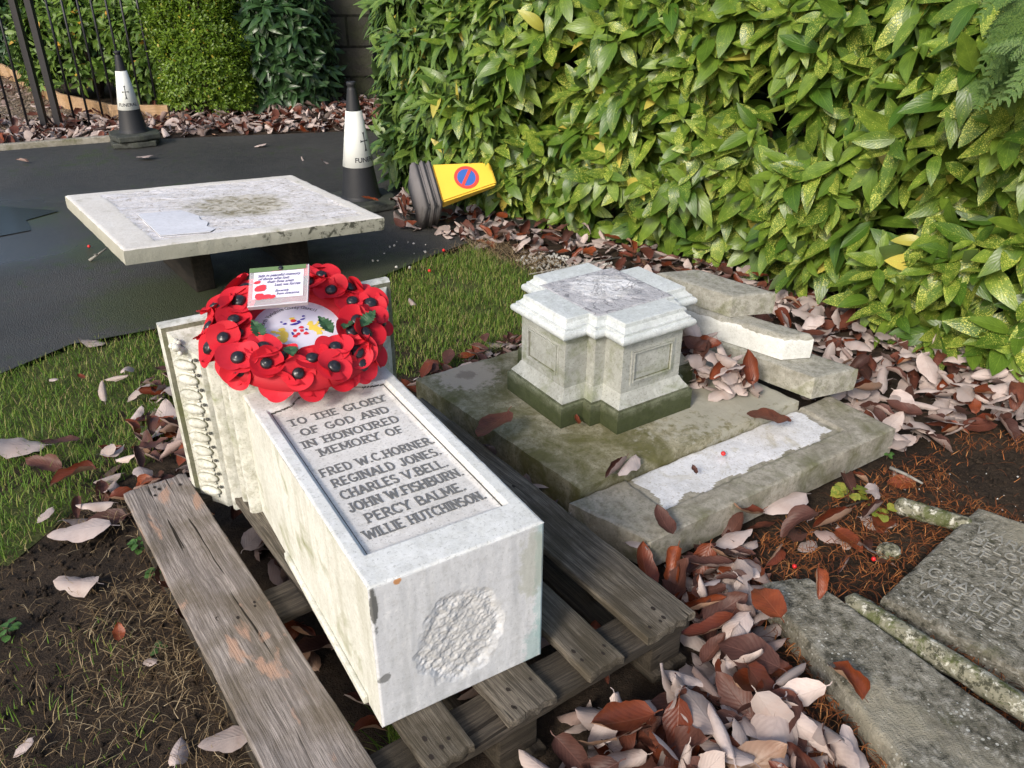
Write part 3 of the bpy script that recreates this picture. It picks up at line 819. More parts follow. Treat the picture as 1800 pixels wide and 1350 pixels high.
cen = (sdp[:-1, :-1] + sdp[1:, 1:]) / 2
mi = (cen > .0035).astype(int).ravel() + ((cen > .0052) & (cen < .0075)).astype(int).ravel()
mesh_np('inscribed_face', PP, Ft, [M['marble'], M['panel'], M['dark_line']], mem, midx=mi)
# near end with the rough bossed circle
n = 250
ux = np.linspace(0, MW, n); uz = np.linspace(0, MH, n)
UX, UZ = np.meshgrid(ux, uz)
Q = np.stack([UX.ravel(), np.zeros(UX.size), UZ.ravel()], -1)
rr_ = np.hypot((Q[:, 0] - .165) / .090, (Q[:, 2] - .142) / .112) + fbm(Q, 34, 2) * .16
mk = np.interp(rr_, [.82, 1.0], [1, 0])
rough = fbm(Q, 170, 5, 2) * .0026 + fbm(Q, 80, 25, 2) * .0026 + fbm(Q, 22, 15, 2) * .0045 - .0045
fine = fbm(Q * np.array([1, 1, .25]), 60, 6) * .0006
eg = np.minimum(np.minimum(UX, MW - UX), np.minimum(UZ, MH - UZ)).ravel()
Q[:, 1] = -(mk * rough + fine - np.interp(eg, [0, .004], [.0025, 0]))
Q[:, 2] = np.where(Q[:, 2] > MH - .0001, MH - .0025, Q[:, 2])
jj = np.arange(n * n).reshape(n, n)
Fe = np.stack([jj[:-1, :-1], jj[:-1, 1:], jj[1:, 1:], jj[1:, :-1]], -1).reshape(-1, 4)
mesh_np('sawn_end', Q, Fe, M['marble_end'], mem)
bm = bmesh.new()
def quadgrid(bm, a, b_, c, d, nu, nv, mi=0):
    g = [[bm.verts.new(Vector(a).lerp(Vector(b_), i / nu).lerp(Vector(d).lerp(Vector(c), i / nu), j / nv)) for i in range(nu + 1)] for j in range(nv + 1)]
    for j in range(nv):
        for i in range(nu):
            f = bm.faces.new([g[j][i], g[j][i + 1], g[j + 1][i + 1], g[j + 1][i]]); f.material_index = mi; f.smooth = True
quadgrid(bm, (0, ML, 0), (0, .0026, 0), (0, .0026, MH - .0025), (0, ML, MH - .0025), 30, 12)
quadgrid(bm, (MW, .0026, 0), (MW, ML, 0), (MW, ML, MH - .0025), (MW, .0026, MH - .0025), 30, 12)
quadgrid(bm, (0, .0026, 0), (0, ML, 0), (MW, ML, 0), (MW, .0026, 0), 10, 6)
for v in bm.verts:
    nn = fbm(np.array([v.co[:]]), 8, 3)[0] * .0012
    if v.co.x < .001 and v.co.y > .03: v.co.x -= nn
from_bm('block_side', bm, M['marble_side'], mem, smooth=True)
bm = rbox_bm((.010, .48, .020), .003, .03, .001, 30); bmesh.ops.translate(bm, verts=bm.verts, vec=(-.0045, .305, .002))
from_bm('bottom_fillet', bm, M['marble_side'], mem, smooth=True)

# cornice lofted round the block: (distance along, outward step)
prof = [(.752, -.01), (.754, .016), (.759, .025), (.768, .028), (.777, .025), (.781, .014), (.782, .003), (.790, .003), (.791, .014), (.796, .021), (.803, .021), (.807, .014), (.808, .005), (.815, .006),
        (.816, .022), (.822, .030), (.830, .030), (.835, .024), (.836, .015), (.842, .016), (.843, .036), (.849, .047), (.858, .051), (.866, .048), (.868, .038), (.874, .040), (.875, .060), (.880, .062),
        (.894, .072), (.910, .084), (.926, .096), (.940, .106), (.946, .110), (.947, .121), (.950, .122), (.965, .125), (.982, .124), (.988, .119)]
def ring_pts(y, p, nseg=14):
    pb = min(p, .040)
    c = [(-p, -pb), (MW + p, -pb), (MW + p, MH + p), (-p, MH + p)]
    pts = []
    for k in range(4):
        a, b_ = c[k], c[(k + 1) % 4]
        for s in range(nseg): pts.append((a[0] + (b_[0] - a[0]) * s / nseg, y, a[1] + (b_[1] - a[1]) * s / nseg))
    return pts
Vc = []; ns = 56
for (y, p) in prof: Vc += ring_pts(y, p)
Vc = np.array(Vc); nsd = fbm(Vc, 22, 7) * .0006; Vc[:, 0] += nsd; Vc[:, 2] += nsd * .6; Vc[:, 1] += fbm(Vc, 15, 17) * .0008
low = (Vc[:, 2] < .0) & (Vc[:, 1] > .88)
Vc[low, 2] += np.abs(fbm(Vc[low], 12, 3)) * .02
Fc = []
for j in range(len(prof) - 1):
    for k in range(ns): Fc.append((j * ns + k, j * ns + (k + 1) % ns, (j + 1) * ns + (k + 1) % ns, (j + 1) * ns + k))
bm = bmesh.new(); vv = [bm.verts.new(p) for p in Vc]
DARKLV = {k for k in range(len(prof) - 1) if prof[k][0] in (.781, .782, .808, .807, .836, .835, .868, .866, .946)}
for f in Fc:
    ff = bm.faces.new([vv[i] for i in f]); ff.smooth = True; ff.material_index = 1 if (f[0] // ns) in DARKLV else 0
bm.faces.new([vv[(len(prof) - 1) * ns + k] for k in range(ns)])
bm.faces.new([vv[k] for k in range(ns)][::-1])
for e in bm.edges:
    pass
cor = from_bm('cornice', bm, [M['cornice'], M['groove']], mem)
cor.data.polygons.foreach_set('use_smooth', [len(p.vertices) == 4 for p in cor.data.polygons])
mod = cor.modifiers.new('edge', 'EDGE_SPLIT'); mod.split_angle = R(35)
# egg and dart carving on the ovolo, left side and top side
def egg_bm():
    bm = bmesh.new()
    bmesh.ops.create_uvsphere(bm, u_segments=14, v_segments=9, radius=1.0)
    for v in bm.verts: v.co = Vector((v.co.x * .0125, v.co.y * .030, v.co.z * .0115))
    return bm
def egg_surround(bm, M4):
    pts = []
    for k in range(13):
        a = R(-35) + k / 12 * R(250)
        pts.append(M4 @ Vector((math.cos(a) * .0168, -math.sin(a) * .035 + .002, -.0010)))
    add_tube(bm, pts, .0052, 6, 0, False)
eg_bm = bmesh.new(); su_bm = bmesh.new(); gr_bm = bmesh.new()
def put(src, M4, dst):
    me = bpy.data.meshes.new('tmp'); src.to_mesh(me); me.transform(M4); dst.from_mesh(me); bpy.data.meshes.remove(me)
e0 = egg_bm()
nrm_side = Vector((-.79, -.61, 0)).normalized(); nrm_top = Vector((0, -.61, .79)).normalized()
nside = 10; holes = []
for k in range(nside):
    z = -.018 + (MH + .072) * (k + .5) / nside
    alongY = Vector((0, 0, 1))
    yv = nrm_side.cross(alongY) * -1
    M4 = Matrix((alongY.cross(yv) if False else alongY, yv, alongY.cross(yv))).transposed().to_4x4()
    M4.translation = Vector((-.085, .912, z)) + nrm_side * .002
    holes.append((M4.translation + Vector((0, -.030, .0205)) + nrm_side * .004 + Vector((.022, 0, 0)), nrm_side))
    if M4.to_3x3().col[2].dot(nrm_side) < 0: M4 = M4 @ Matrix.Diagonal((-1, 1, -1, 1))
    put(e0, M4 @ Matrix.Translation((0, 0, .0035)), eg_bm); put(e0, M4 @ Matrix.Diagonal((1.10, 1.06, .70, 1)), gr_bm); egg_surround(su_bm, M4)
for k in range(10):
    x = -.03 + (MW + .06) * (k + .5) / 10
    al = Vector((1, 0, 0)); yv = nrm_top.cross(al)
    M4 = Matrix((al, yv, al.cross(yv))).transposed().to_4x4(); M4.translation = Vector((x, .912, MH + .085)) + nrm_top * .002
    if M4.to_3x3().col[2].dot(nrm_top) < 0: M4 = M4 @ Matrix.Diagonal((-1, 1, -1, 1))
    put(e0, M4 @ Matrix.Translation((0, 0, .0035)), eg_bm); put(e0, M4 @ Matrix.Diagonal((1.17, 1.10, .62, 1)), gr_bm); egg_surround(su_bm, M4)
e0.free()
# acanthus-like worn corner leaf
for k in range(16):
    p = Vector((-.095 + rng.normal(0, .008), .915 + rng.normal(0, .014), MH + .078 + rng.normal(0, .012)))
    t = bmesh.new(); bmesh.ops.create_icosphere(t, subdivisions=2, radius=rng.uniform(.006, .012)); put(t, Matrix.Translation(p), eg_bm); t.free()
bm = bmesh.new()
for hp_, hn in holes:
    t = bmesh.new(); bmesh.ops.create_uvsphere(t, u_segments=8, v_segments=6, radius=1.0)
    q = hn.to_track_quat('Z', 'Y').to_matrix().to_4x4() @ Matrix.Diagonal((.0055, .0050, .0030, 1)); q.translation = hp_ + hn * .001; put(t, q, bm); t.free()
from_bm('drill_hole', bm, M['dark_line'], cor, smooth=True)
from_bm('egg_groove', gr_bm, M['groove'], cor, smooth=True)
e = from_bm('egg_carving', eg_bm, M['cornice'], cor, smooth=True); e['label'] = 'row of oval egg carvings along the cornice'
e = from_bm('dart_carving', su_bm, M['cornice'], cor, smooth=True)

# lettering: stroke alphabet with cut wedge ends
def arc(cx, cy, rx, ry, a0, a1, n=9): return [(cx + rx * math.cos(R(a0 + (a1 - a0) * k / (n - 1))), cy + ry * math.sin(R(a0 + (a1 - a0) * k / (n - 1)))) for k in range(n)]
G = {
 'A': (.8, [[(.05, 0), (.4, 1)], [(.4, 1), (.75, 0)], [(.2, .35), (.6, .35)]]),
 'B': (.72, [[(.12, 0), (.12, 1)], [(.12, 1), (.4, 1)] + arc(.4, .76, .2, .24, 90, -90) + [(.12, .52)], [(.4, .52)] + arc(.42, .26, .25, .26, 90, -90) + [(.12, 0)]]),
 'C': (.75, [arc(.42, .5, .34, .5, 45, 315, 15)]),
 'D': (.78, [[(.12, 0), (.12, 1)], [(.12, 1), (.35, 1)] + arc(.35, .5, .35, .5, 90, -90, 13) + [(.12, 0)]]),
 'E': (.66, [[(.12, 0), (.12, 1)], [(.12, 1), (.6, 1)], [(.12, .5), (.5, .5)], [(.12, 0), (.6, 0)]]),
 'F': (.64, [[(.12, 0), (.12, 1)], [(.12, 1), (.6, 1)], [(.12, .5), (.5, .5)]]),
 'G': (.8, [arc(.42, .5, .34, .5, 50, 340, 15), [(.74, .38), (.45, .38)]]),
 'H': (.8, [[(.12, 0), (.12, 1)], [(.68, 0), (.68, 1)], [(.12, .5), (.68, .5)]]),
 'I': (.26, [[(.13, 0), (.13, 1)]]),
 'J': (.55, [[(.42, 1), (.42, .25)] + arc(.24, .25, .18, .25, 0, -170, 7)]),
 'K': (.75, [[(.12, 0), (.12, 1)], [(.12, .42), (.65, 1)], [(.3, .6), (.7, 0)]]),
 'L': (.62, [[(.12, 0), (.12, 1)], [(.12, 0), (.58, 0)]]),
 'M': (.95, [[(.1, 0), (.12, 1)], [(.12, 1), (.47, .2)], [(.47, .2), (.83, 1)], [(.83, 1), (.85, 0)]]),
 'N': (.82, [[(.12, 0), (.12, 1)], [(.12, 1), (.7, 0)], [(.7, 0), (.7, 1)]]),
 'O': (.82, [arc(.41, .5, .33, .5, 0, 360, 19)]),
 'P': (.68, [[(.12, 0), (.12, 1)], [(.12, 1), (.38, 1)] + arc(.38, .74, .23, .26, 90, -90) + [(.12, .48)]]),
 'R': (.75, [[(.12, 0), (.12, 1)], [(.12, 1), (.38, 1)] + arc(.38, .75, .23, .25, 90, -90) + [(.12, .5)], [(.36, .5), (.7, 0)]]),
 'S': (.64, [arc(.33, .75, .24, .25, 40, 230, 9) + arc(.31, .25, .26, .27, 80, -140, 9)]),
 'T': (.72, [[(.36, 0), (.36, 1)], [(.03, 1), (.69, 1)]]),
 'U': (.8, [[(.12, 1), (.12, .32)] + arc(.4, .32, .28, .32, 180, 360, 9) + [(.68, 1)]]),
 'V': (.76, [[(.04, 1), (.38, 0)], [(.38, 0), (.72, 1)]]),
 'W': (1.1, [[(.04, 1), (.3, 0)], [(.3, 0), (.55, .85)], [(.55, .85), (.8, 0)], [(.8, 0), (1.06, 1)]]),
 'Y': (.76, [[(.04, 1), (.38, .48)], [(.72, 1), (.38, .48)], [(.38, .48), (.38, 0)]]),
 '.': (.28, [[(.08, .04), (.2, .04)]]), ' ': (.42, []),
}
SERIF_AT = {'A': [(.05, 0), (.75, 0)], 'F': [(.12, 0)], 'H': [(.12, 0), (.12, 1), (.68, 0), (.68, 1)], 'I': [(.13, 0), (.13, 1)], 'M': [(.1, 0), (.12, 1), (.83, 1), (.85, 0)], 'N': [(.12, 0), (.12, 1), (.7, 1)],
            'P': [(.12, 0)], 'R': [(.12, 0), (.72, 0)], 'T': [(.36, 0)], 'U': [(.12, 1), (.68, 1)], 'V': [(.04, 1), (.72, 1)], 'W': [(.04, 1), (1.06, 1)], 'Y': [(.04, 1), (.72, 1), (.38, 0)], 'J': [(.42, 1)], 'K': [(.12, 0), (.12, 1)], 'L': [(.12, 1)]}
def write(bm, text, x0, x1, y, h, z, thick=.17, serif=.0, lift=.0009, wob=.0):
    widths = [G[c][0] for c in text]; tot = sum(widths) + .08 * (len(text) - 1)
    sx = (x1 - x0) / tot; x = x0; zz = 0
    def bar(a, b_, tk, zz):
        a = Vector(a); b_ = Vector(b_); d = b_ - a
        if d.length < 1e-6: return
        d.normalize(); nrm = Vector((-d.y, d.x)) * tk * .5; e = d * tk * .22
        cs = [a - e + nrm, b_ + e + nrm, b_ + e - nrm, a - e - nrm]
        top = [bm.verts.new((c.x, c.y, z + lift + zz)) for c in cs]; bot = [bm.verts.new((c.x, c.y, z - .001)) for c in cs]
        fs = [bm.faces.new(top)]
        for k in range(4): fs.append(bm.faces.new([bot[k], bot[(k + 1) % 4], top[(k + 1) % 4], top[k]]))
    for ch in text:
        for st in G[ch][1]:
            pts = [(x + p[0] * sx, y + (p[1] - .5) * h) for p in st]
            for a, b_ in zip(pts, pts[1:]):
                zz = (zz + .00002) % .0005
                bar(a, b_, h * thick, zz)
        if serif > 0:
            for p in SERIF_AT.get(ch, []):
                cx_, cy_ = x + p[0] * sx, y + (p[1] - .5) * h
                zz = (zz + .00002) % .0005
                bar((cx_ - serif * h * .5, cy_), (cx_ + serif * h * .5, cy_), h * thick * .6, zz + .00001)
        x += (G[ch][0] + .08) * sx
bm = bmesh.new()
zp = MH - .0128
for t, x0, x1, y, hh in (('TO THE GLORY', .056, .284, .594, .027), ('OF GOD AND', .066, .270, .543, .027), ('IN HONOURED', .054, .272, .493, .027), ('MEMORY OF', .074, .262, .447, .027)):
    write(bm, t, x0, x1, y, hh, zp, .15, .42)
for t, x0, x1, y, hh in (('FRED W.C.HORNER.', .050, .300, .373, .027), ('REGINALD JONES.', .058, .292, .327, .027), ('CHARLES V.BELL.', .058, .284, .281, .027),
                         ('JOHN W.FISHBURN.', .056, .296, .236, .027), ('PERCY BALME.', .072, .276, .190, .027), ('WILLIE HUTCHINSON.', .052, .296, .145, .026)):
    write(bm, t, x0, x1, y, hh, zp, .15, .26)
bmesh.ops.recalc_face_normals(bm, faces=bm.faces[:])
L_ = from_bm('lettering', bm, M['letters'], mem); L_['label'] = 'grey lead letters naming the dead'

# ---------------------------------------------------------------- pallet
PX = Vector((.813, .582, 0)); PY = Vector((-.582, .813, 0)); P0 = Vector((.39, 1.32, 0))
pal = empty('pallet', P0, math.atan2(PX.y, PX.x))
tag(pal, 'weathered wooden pallet with gaps between its boards under the marble block', 'pallet')
def board(name, x0, x1, y0, y1, z0, z1, mat, seed, holes=True, lab=None, along='y', twist=0.0):
    Lx, Ly, Lz = x1 - x0, y1 - y0, z1 - z0
    L = Ly if along == 'y' else Lx; W = Lx if along == 'y' else Ly
    bm = rbox_bm((L, W, Lz), .003, .018, .0028, 26, seed)
    rs = random.Random(seed)
    # ragged saw-cut ends and a worn long edge
    for v in bm.verts:
        c = v.co; e = abs(c.x) / (L / 2)
        if e > .985: v.co.x *= 1 + .006 * math.sin(c.y * 160 + seed) + rs.uniform(-.002, .002)
        q = np.array([[c.x * 5, seed * 3, 0]]); v.co.y += fbm(q, 1.6, seed)[0] * .0025 * (1 if c.y > 0 else -1)
        v.co.z += fbm(np.array([[c.x * 2, c.y * 3, seed]]), 1.0, seed)[0] * .0022
    if holes:
        for ex_ in (-L / 2 + .045, 0, L / 2 - .045):
            for k in range(4):
                hx = ex_ + rs.uniform(-.025, .025); hy = rs.uniform(-.36, .36) * W; rad = rs.uniform(.0028, .0045)
                ring = [bm.verts.new((hx + rad * 1.6 * math.cos(a), hy + rad * math.sin(a), Lz + .0016)) for a in np.linspace(0, 2 * math.pi, 9)[:-1]]
                bm.faces.new(ring).material_index = 1
    Mx = Matrix.Translation(((x0 + x1) / 2, (y0 + y1) / 2, z0)) @ Matrix.Rotation((math.pi / 2 if along == 'y' else 0) + twist, 4, 'Z')
    o = from_bm(name, bm, [mat, M['nail']], pal, smooth=True, matrix=Mx)
    if lab: o['label'] = lab
    return o
T0, T1 = .119, .139
board('deck_board', -.135, 0, 0, 1.15, T0, T1, M['wood'], 1)
board('deck_board', -.295, -.205, .0, 1.15, T0, T1, M['wood'], 2)
board('deck_board', -.485, -.375, .0, 1.15, T0, T1, M['wood'], 3)
board('deck_board', -.655, -.560, .0, 1.15, T0, T1, M['wood'], 4)
board('deck_board', -.885, -.725, -.03, 1.155, T0, T1 + .004, M['wood_pale'], 5, lab='pale wide board with orange bare patches at the left')
for k, y0 in enumerate((.004, .52, 1.045)):
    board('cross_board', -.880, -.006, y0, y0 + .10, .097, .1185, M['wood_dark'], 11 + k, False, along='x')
for x0 in (-.11, -.50, -.875):
    for y0 in (.01, .52, 1.045):
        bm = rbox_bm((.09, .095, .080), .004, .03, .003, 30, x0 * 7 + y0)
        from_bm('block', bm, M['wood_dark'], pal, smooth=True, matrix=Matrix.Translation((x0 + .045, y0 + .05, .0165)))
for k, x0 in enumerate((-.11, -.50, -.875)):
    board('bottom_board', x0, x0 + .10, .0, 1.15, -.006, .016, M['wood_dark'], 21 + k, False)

# ---------------------------------------------------------------- slabs built from their top corners
def slab(name, corners, thick, hfun, mats, midf=None, res=.008, parent=None, side_mi=0, edge_r=.004, namp=.0012, seed=1.0):
    """corners: 4 top corners, counter-clockwise; object frame at corner 0 with X towards corner 1"""
    c0, c1, c2, c3 = [Vector(c) for c in corners]
    Mx = frame(c0, c1 - c0, c3 - c0); Mi = Mx.inverted()
    q = [np.array((Mi @ c)[:]) for c in (c0, c1, c2, c3)]
    L = (c1 - c0).length; W = (c3 - c0).length
    nu = max(6, int(L / res)); nv = max(6, int(W / res))
    s = np.linspace(0, 1, nu + 1); t = np.linspace(0, 1, nv + 1)
    Sg, Tg = np.meshgrid(s, t)
    P = ((1 - Sg) * (1 - Tg))[..., None] * q[0] + (Sg * (1 - Tg))[..., None] * q[1] + (Sg * Tg)[..., None] * q[2] + ((1 - Sg) * Tg)[..., None] * q[3]
    ed = np.minimum(np.minimum(Sg, 1 - Sg) * L, np.minimum(Tg, 1 - Tg) * W)
    flat = P.reshape(-1, 3).copy()
    dz = fbm(flat, 9, seed) * namp + fbm(flat, 50, seed + 2) * namp * .5 - np.interp(ed.ravel(), [0, edge_r], [edge_r * .6, 0]) * (1 + 1.2 * np.clip(fbm(flat, 35, seed + 5), -.8, 1))
    if hfun is not None: dz = dz + hfun(flat[:, 0], flat[:, 1], Sg.ravel(), Tg.ravel(), flat)
    flat[:, 2] += dz
    ii = np.arange((nu + 1) * (nv + 1)).reshape(nv + 1, nu + 1)
    Ft = np.stack([ii[:-1, :-1], ii[:-1, 1:], ii[1:, 1:], ii[1:, :-1]], -1).reshape(-1, 4)
    mi = np.zeros(len(Ft), int)
    if midf is not None:
        cen = flat[Ft].mean(1); st = np.stack([Sg.ravel(), Tg.ravel()], -1)[Ft].mean(1)
        mi = midf(cen[:, 0], cen[:, 1], st[:, 0], st[:, 1], cen)
    loop = np.concatenate([ii[0, :-1], ii[:-1, -1], ii[-1, :0:-1], ii[:0:-1, 0]])
    ring = flat[loop]; N = len(loop); V = [flat]; base = len(flat); levels = [0, .25, .6, 1.0]
    cen0 = ring.mean(0)
    prev = loop; Fs = [Ft]; ms = [mi]
    for l in levels[1:]:
        r_ = ring.copy(); r_[:, 2] = ring[:, 2] * (1 - l) + l * (-thick)
        outw = r_ - cen0; outw[:, 2] = 0; outw = outw / (np.linalg.norm(outw, axis=1, keepdims=True) + 1e-9)
        r_ = r_ + outw * (fbm(r_, 30, seed + 9) * namp * 2.2 + (.0015 if l < 1 else -.001))[:, None]
        idn = base + np.arange(N); V.append(r_); base += N
        Fs.append(np.stack([prev, idn, np.roll(idn, -1), np.roll(prev, -1)], -1)); ms.append(np.full(N, side_mi)); prev = idn
    Vv = np.concatenate(V); Ff = np.concatenate(Fs); mm = np.concatenate(ms)
    o = mesh_np(name, Vv, Ff, mats, None, midx=mm)
    # underside
    bm = bmesh.new(); bm.from_mesh(o.data); bm.verts.ensure_lookup_table()
    f = bm.faces.new([bm.verts[int(i)] for i in prev[::-1]]); f.material_index = side_mi
    bm.to_mesh(o.data); bm.free()
    if parent: o.parent = parent
    mod = o.modifiers.new('edge', 'EDGE_SPLIT'); mod.split_angle = R(55)
    o.matrix_local = Mx
    return o

def sm(x, a, b_): t = np.clip((x - a) / (b_ - a), 0, 1); return t * t * (3 - 2 * t)
# slab raised on timbers, on the tarmac
TC = [(-1.47, 3.001, .359), (-.578, 3.654, .290), (-1.188, 4.475, .274), (-2.087, 3.823, .342)]
def t_in(x, y): return np.minimum(np.minimum(x - .13, 1.045 - x), np.minimum(y - .075, .965 - y))
def t_h(x, y, s, t, P):
    d = t_in(x, y) + fbm(P, 12, 41) * .012
    m = sm(d, 0, .012)
    fl = np.round((fbm(P * np.array([1, 2.2, 1]), 5, 42, 4) + 1) * 5) / 5 * .0065
    return m * (-.008 + fl * .9 + fbm(P, 45, 43) * .0016) + m * sm(-np.hypot((x - .62), (y - .5)) , -.3, -.1) * -.004
def t_m(x, y, s, t, P):
    return (t_in(x, y) + fbm(P, 12, 41) * .012 > .004).astype(int)
tab = slab('stone_slab', TC, .060, t_h, [M['table'], M['table_in'], M['table_edge']], t_m, .009, None, 2, .006, .0012, 3.0)
tag(tab, 'big square pale stone slab with flaking top raised on timbers above the tarmac', 'stone slab')
Mx = tab.matrix_local.copy()
bm = bmesh.new()
outl = [(.17, .13), (.36, .10), (.39, .13), (.375, .19), (.40, .25), (.385, .31), (.40, .37), (.38, .44), (.36, .50), (.20, .52), (.18, .50)]
top = [bm.verts.new((x, y, .0035)) for x, y in outl]; bot = [bm.verts.new((x, y, -.012)) for x, y in outl]
bm.faces.new(top)
for k in range(len(outl)): bm.faces.new([bot[k], bot[(k + 1) % len(outl)], top[(k + 1) % len(outl)], top[k]])
pt = from_bm('smooth_patch', bm, M['smooth_patch'], tab)
bm = bmesh.new(); oc = Vector((.29, .30, 0)); lp = [Vector((x, y, 0)) for x, y in outl]
for k in range(len(lp)):
    a_, c_ = lp[k], lp[(k + 1) % len(lp)]; q = [a_, c_, c_ + (c_ - oc) * .018, a_ + (a_ - oc) * .018]
    bm.faces.new([bm.verts.new((v.x, v.y, .0008)) for v in q][::-1])
from_bm('crack_line', bm, M['dark_line'], tab)
for k, (s0, z) in enumerate(((.33, .30), (.74, .235))):
    a = Vector(TC[0]).lerp(Vector(TC[1]), s0); c_ = Vector(TC[3]).lerp(Vector(TC[2]), s0)
    mid = a.lerp(c_, .56); d = (c_ - a); ang = math.atan2(d.y, d.x)
    hgt = min(a.z, c_.z) - .064 - .004
    bm = rbox_bm((.50, .09, hgt), .006, .05, .003, 20, 30 + k)
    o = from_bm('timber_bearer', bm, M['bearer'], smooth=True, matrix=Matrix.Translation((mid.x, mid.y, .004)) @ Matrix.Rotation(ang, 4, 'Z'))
    tag(o, ['dark timber bearer under the left half of the raised slab', 'dark timber bearer under the right half of the raised slab by the cone'][k], 'timber', 'timbers under the raised slab')

# slab 1 under the pedestal
s1 = slab('base_slab', [(-.317, 2.417, .12), (.18, 1.797, .12), (.902, 2.268, .12), (.42, 2.90, .12)], .105, None, [M['slab_moss']], None, .012, None, 0, .005, .0012, 5.0)
tag(s1, 'green stained square slab under the cross shaped pedestal', 'stone slab')
def i2(x, y, s, t): return np.minimum(np.minimum(x - .115, .835 - x), np.minimum(y - .078, 9))
def h2(x, y, s, t, P):
    d = i2(x, y, s, t) + fbm(P, 30, 51) * .004
    m = sm(d, 0, .004)
    return m * (-.007 + (fbm(P, 24, 52) * .5 + .5) * .004 * sm(d, .008, .02))
def m2(x, y, s, t, P): return ((i2(x, y, s, t) + fbm(P, 30, 51) * .004 > .002) & (i2(x, y, s, t) + fbm(P, 14, 55) * .03 > .018)).astype(int)
s2 = slab('broken_slab', [(.342, 1.608, .095), (1.161, 2.144, .095), (1.045, 2.335, .095), (.905, 2.245, .095)][:2] + [(1.030, 2.348, .095), (.150, 1.768, .095)], .09, h2, [M['slab2'], M['slab2_in']], m2, .006, None, 0, .005, .0012, 6.0)
tag(s2, 'long grey slab fragment with a white sunk strip in front of the pedestal', 'stone slab')

# pedestal: cross shaped plan
ped = empty('pedestal', (.285, 2.362, .12), R(33)); ped.scale = (1, 1, .972)
tag(ped, 'cross shaped marble pedestal with moulded cap standing on the mossy slab', 'pedestal')
def cross_pts(p, a=.150, w_=.113, pr=.080):
    A, B, C = a + p, w_ + p, a + pr + p
    return [(-B, -C), (B, -C), (B, -A), (A, -A), (A, -B), (C, -B), (C, B), (A, B), (A, A), (B, A), (B, C), (-B, C), (-B, A), (-A, A), (-A, B), (-C, B), (-C, -B), (-A, -B), (-A, -A), (-B, -A)]
def loft_cross(name, levels, mat, capb=True, capt=True, seed=1):
    bm = bmesh.new(); rings = []
    for z, p in levels:
        pts = cross_pts(p); r_ = []
        for k in range(len(pts)):
            a, b_ = pts[k], pts[(k + 1) % len(pts)]
            n = max(1, int(math.hypot(a[0] - b_[0], a[1] - b_[1]) / .03))
            n = {0: 7}.get(0) if False else n
            r_.append((a, b_))
        rings.append(pts)
    cnt = [max(1, int(round(math.hypot(cross_pts(0)[k][0] - cross_pts(0)[(k + 1) % 20][0], cross_pts(0)[k][1] - cross_pts(0)[(k + 1) % 20][1]) / .02))) for k in range(20)]
    VR = []
    for (z, p), pts in zip(levels, rings):
        row = []
        for k in range(20):
            a, b_ = pts[k], pts[(k + 1) % 20]
            for s in range(cnt[k]):
                f = s / cnt[k]; row.append([a[0] + (b_[0] - a[0]) * f, a[1] + (b_[1] - a[1]) * f, z])
        row = np.array(row); nz = fbm(row, 30, seed) * .0012; row[:, 0] += nz; row[:, 1] += nz * .8
        VR.append([bm.verts.new(c) for c in row])
    for A, B in zip(VR, VR[1:]):
        for k in range(len(A)): bm.faces.new([A[k], A[(k + 1) % len(A)], B[(k + 1) % len(A)], B[k]]).smooth = True
    if capt: bm.faces.new(VR[-1])
    if capb: bm.faces.new(VR[0][::-1])
    o = from_bm(name, bm, mat, ped)
    o.data.polygons.foreach_set('use_smooth', [len(p.vertices) == 4 for p in o.data.polygons])
    md = o.modifiers.new('edge', 'EDGE_SPLIT'); md.split_angle = R(38)
    return o
loft_cross('plinth', [(0, .031), (.001, .033), (.066, .033), (.070, .031), (.072, .027), (.076, .027)], M['plinth'], seed=2)
loft_cross('body', [(.077, .024), (.084, .020), (.094, .012), (.104, .006), (.112, .003), (.114, 0), (.15, 0), (.20, 0), (.24, 0), (.268, 0), (.270, .003), (.276, .004)], M['pedestal'], seed=3)
loft_cross('cap', [(.2775, .004), (.280, .010), (.283, .017), (.288, .023), (.294, .0255), (.301, .0255), (.306, .023), (.309, .019), (.3095, .0135), (.317, .0135), (.3175, .009), (.323, .004), (.327, .001), (.329, -.002), (.340, -.003), (.342, -.006)], M['ped_cap'], seed=4)
for k in range(4):
    bm = bmesh.new()
    y = -.150 - .080
    def fr(x0, x1, z0, z1, d, tk):
        add_box(bm, x0, x1, y - d, y + .001, z1 - tk, z1); add_box(bm, x0, x1, y - d, y + .001, z0, z0 + tk)
        add_box(bm, x0, x0 + tk, y - d, y + .001, z0 + tk, z1 - tk); add_box(bm, x1 - tk, x1, y - d, y + .001, z0 + tk, z1 - tk)
    fr(-.082, .082, .136, .250, .0030, .006); fr(-.074, .074, .144, .242, .0058, .004)
    for f in bm.faces: f.material_index = 0
    fr(-.0755, .0755, .1425, .2435, .0012, .0015); fr(-.0695, .0695, .1485, .2375, .0010, .0030)
    for f in list(bm.faces)[48:]: f.material_index = 1  # dark outlines paint shade so the panels look deeper
    from_bm('panel_moulding', bm, [M['pedestal'], M['groove']], ped, matrix=Matrix.Rotation(k * math.pi / 2, 4, 'Z'))
n = 90
uu = np.linspace(-.143, .143, n); UX, UY = np.meshgrid(uu, uu)
Q = np.stack([UX.ravel(), UY.ravel(), np.zeros(UX.size)], -1)
eg = np.minimum(.143 - np.abs(Q[:, 0]), .143 - np.abs(Q[:, 1])) + fbm(Q, 30, 61) * .004
st = np.round((fbm(Q, 9, 62, 4) + 1) * 3) / 3
mk = sm(-np.hypot(Q[:, 0] - .01, Q[:, 1] - .005) + fbm(Q, 14, 63) * .05, -.125, -.10)
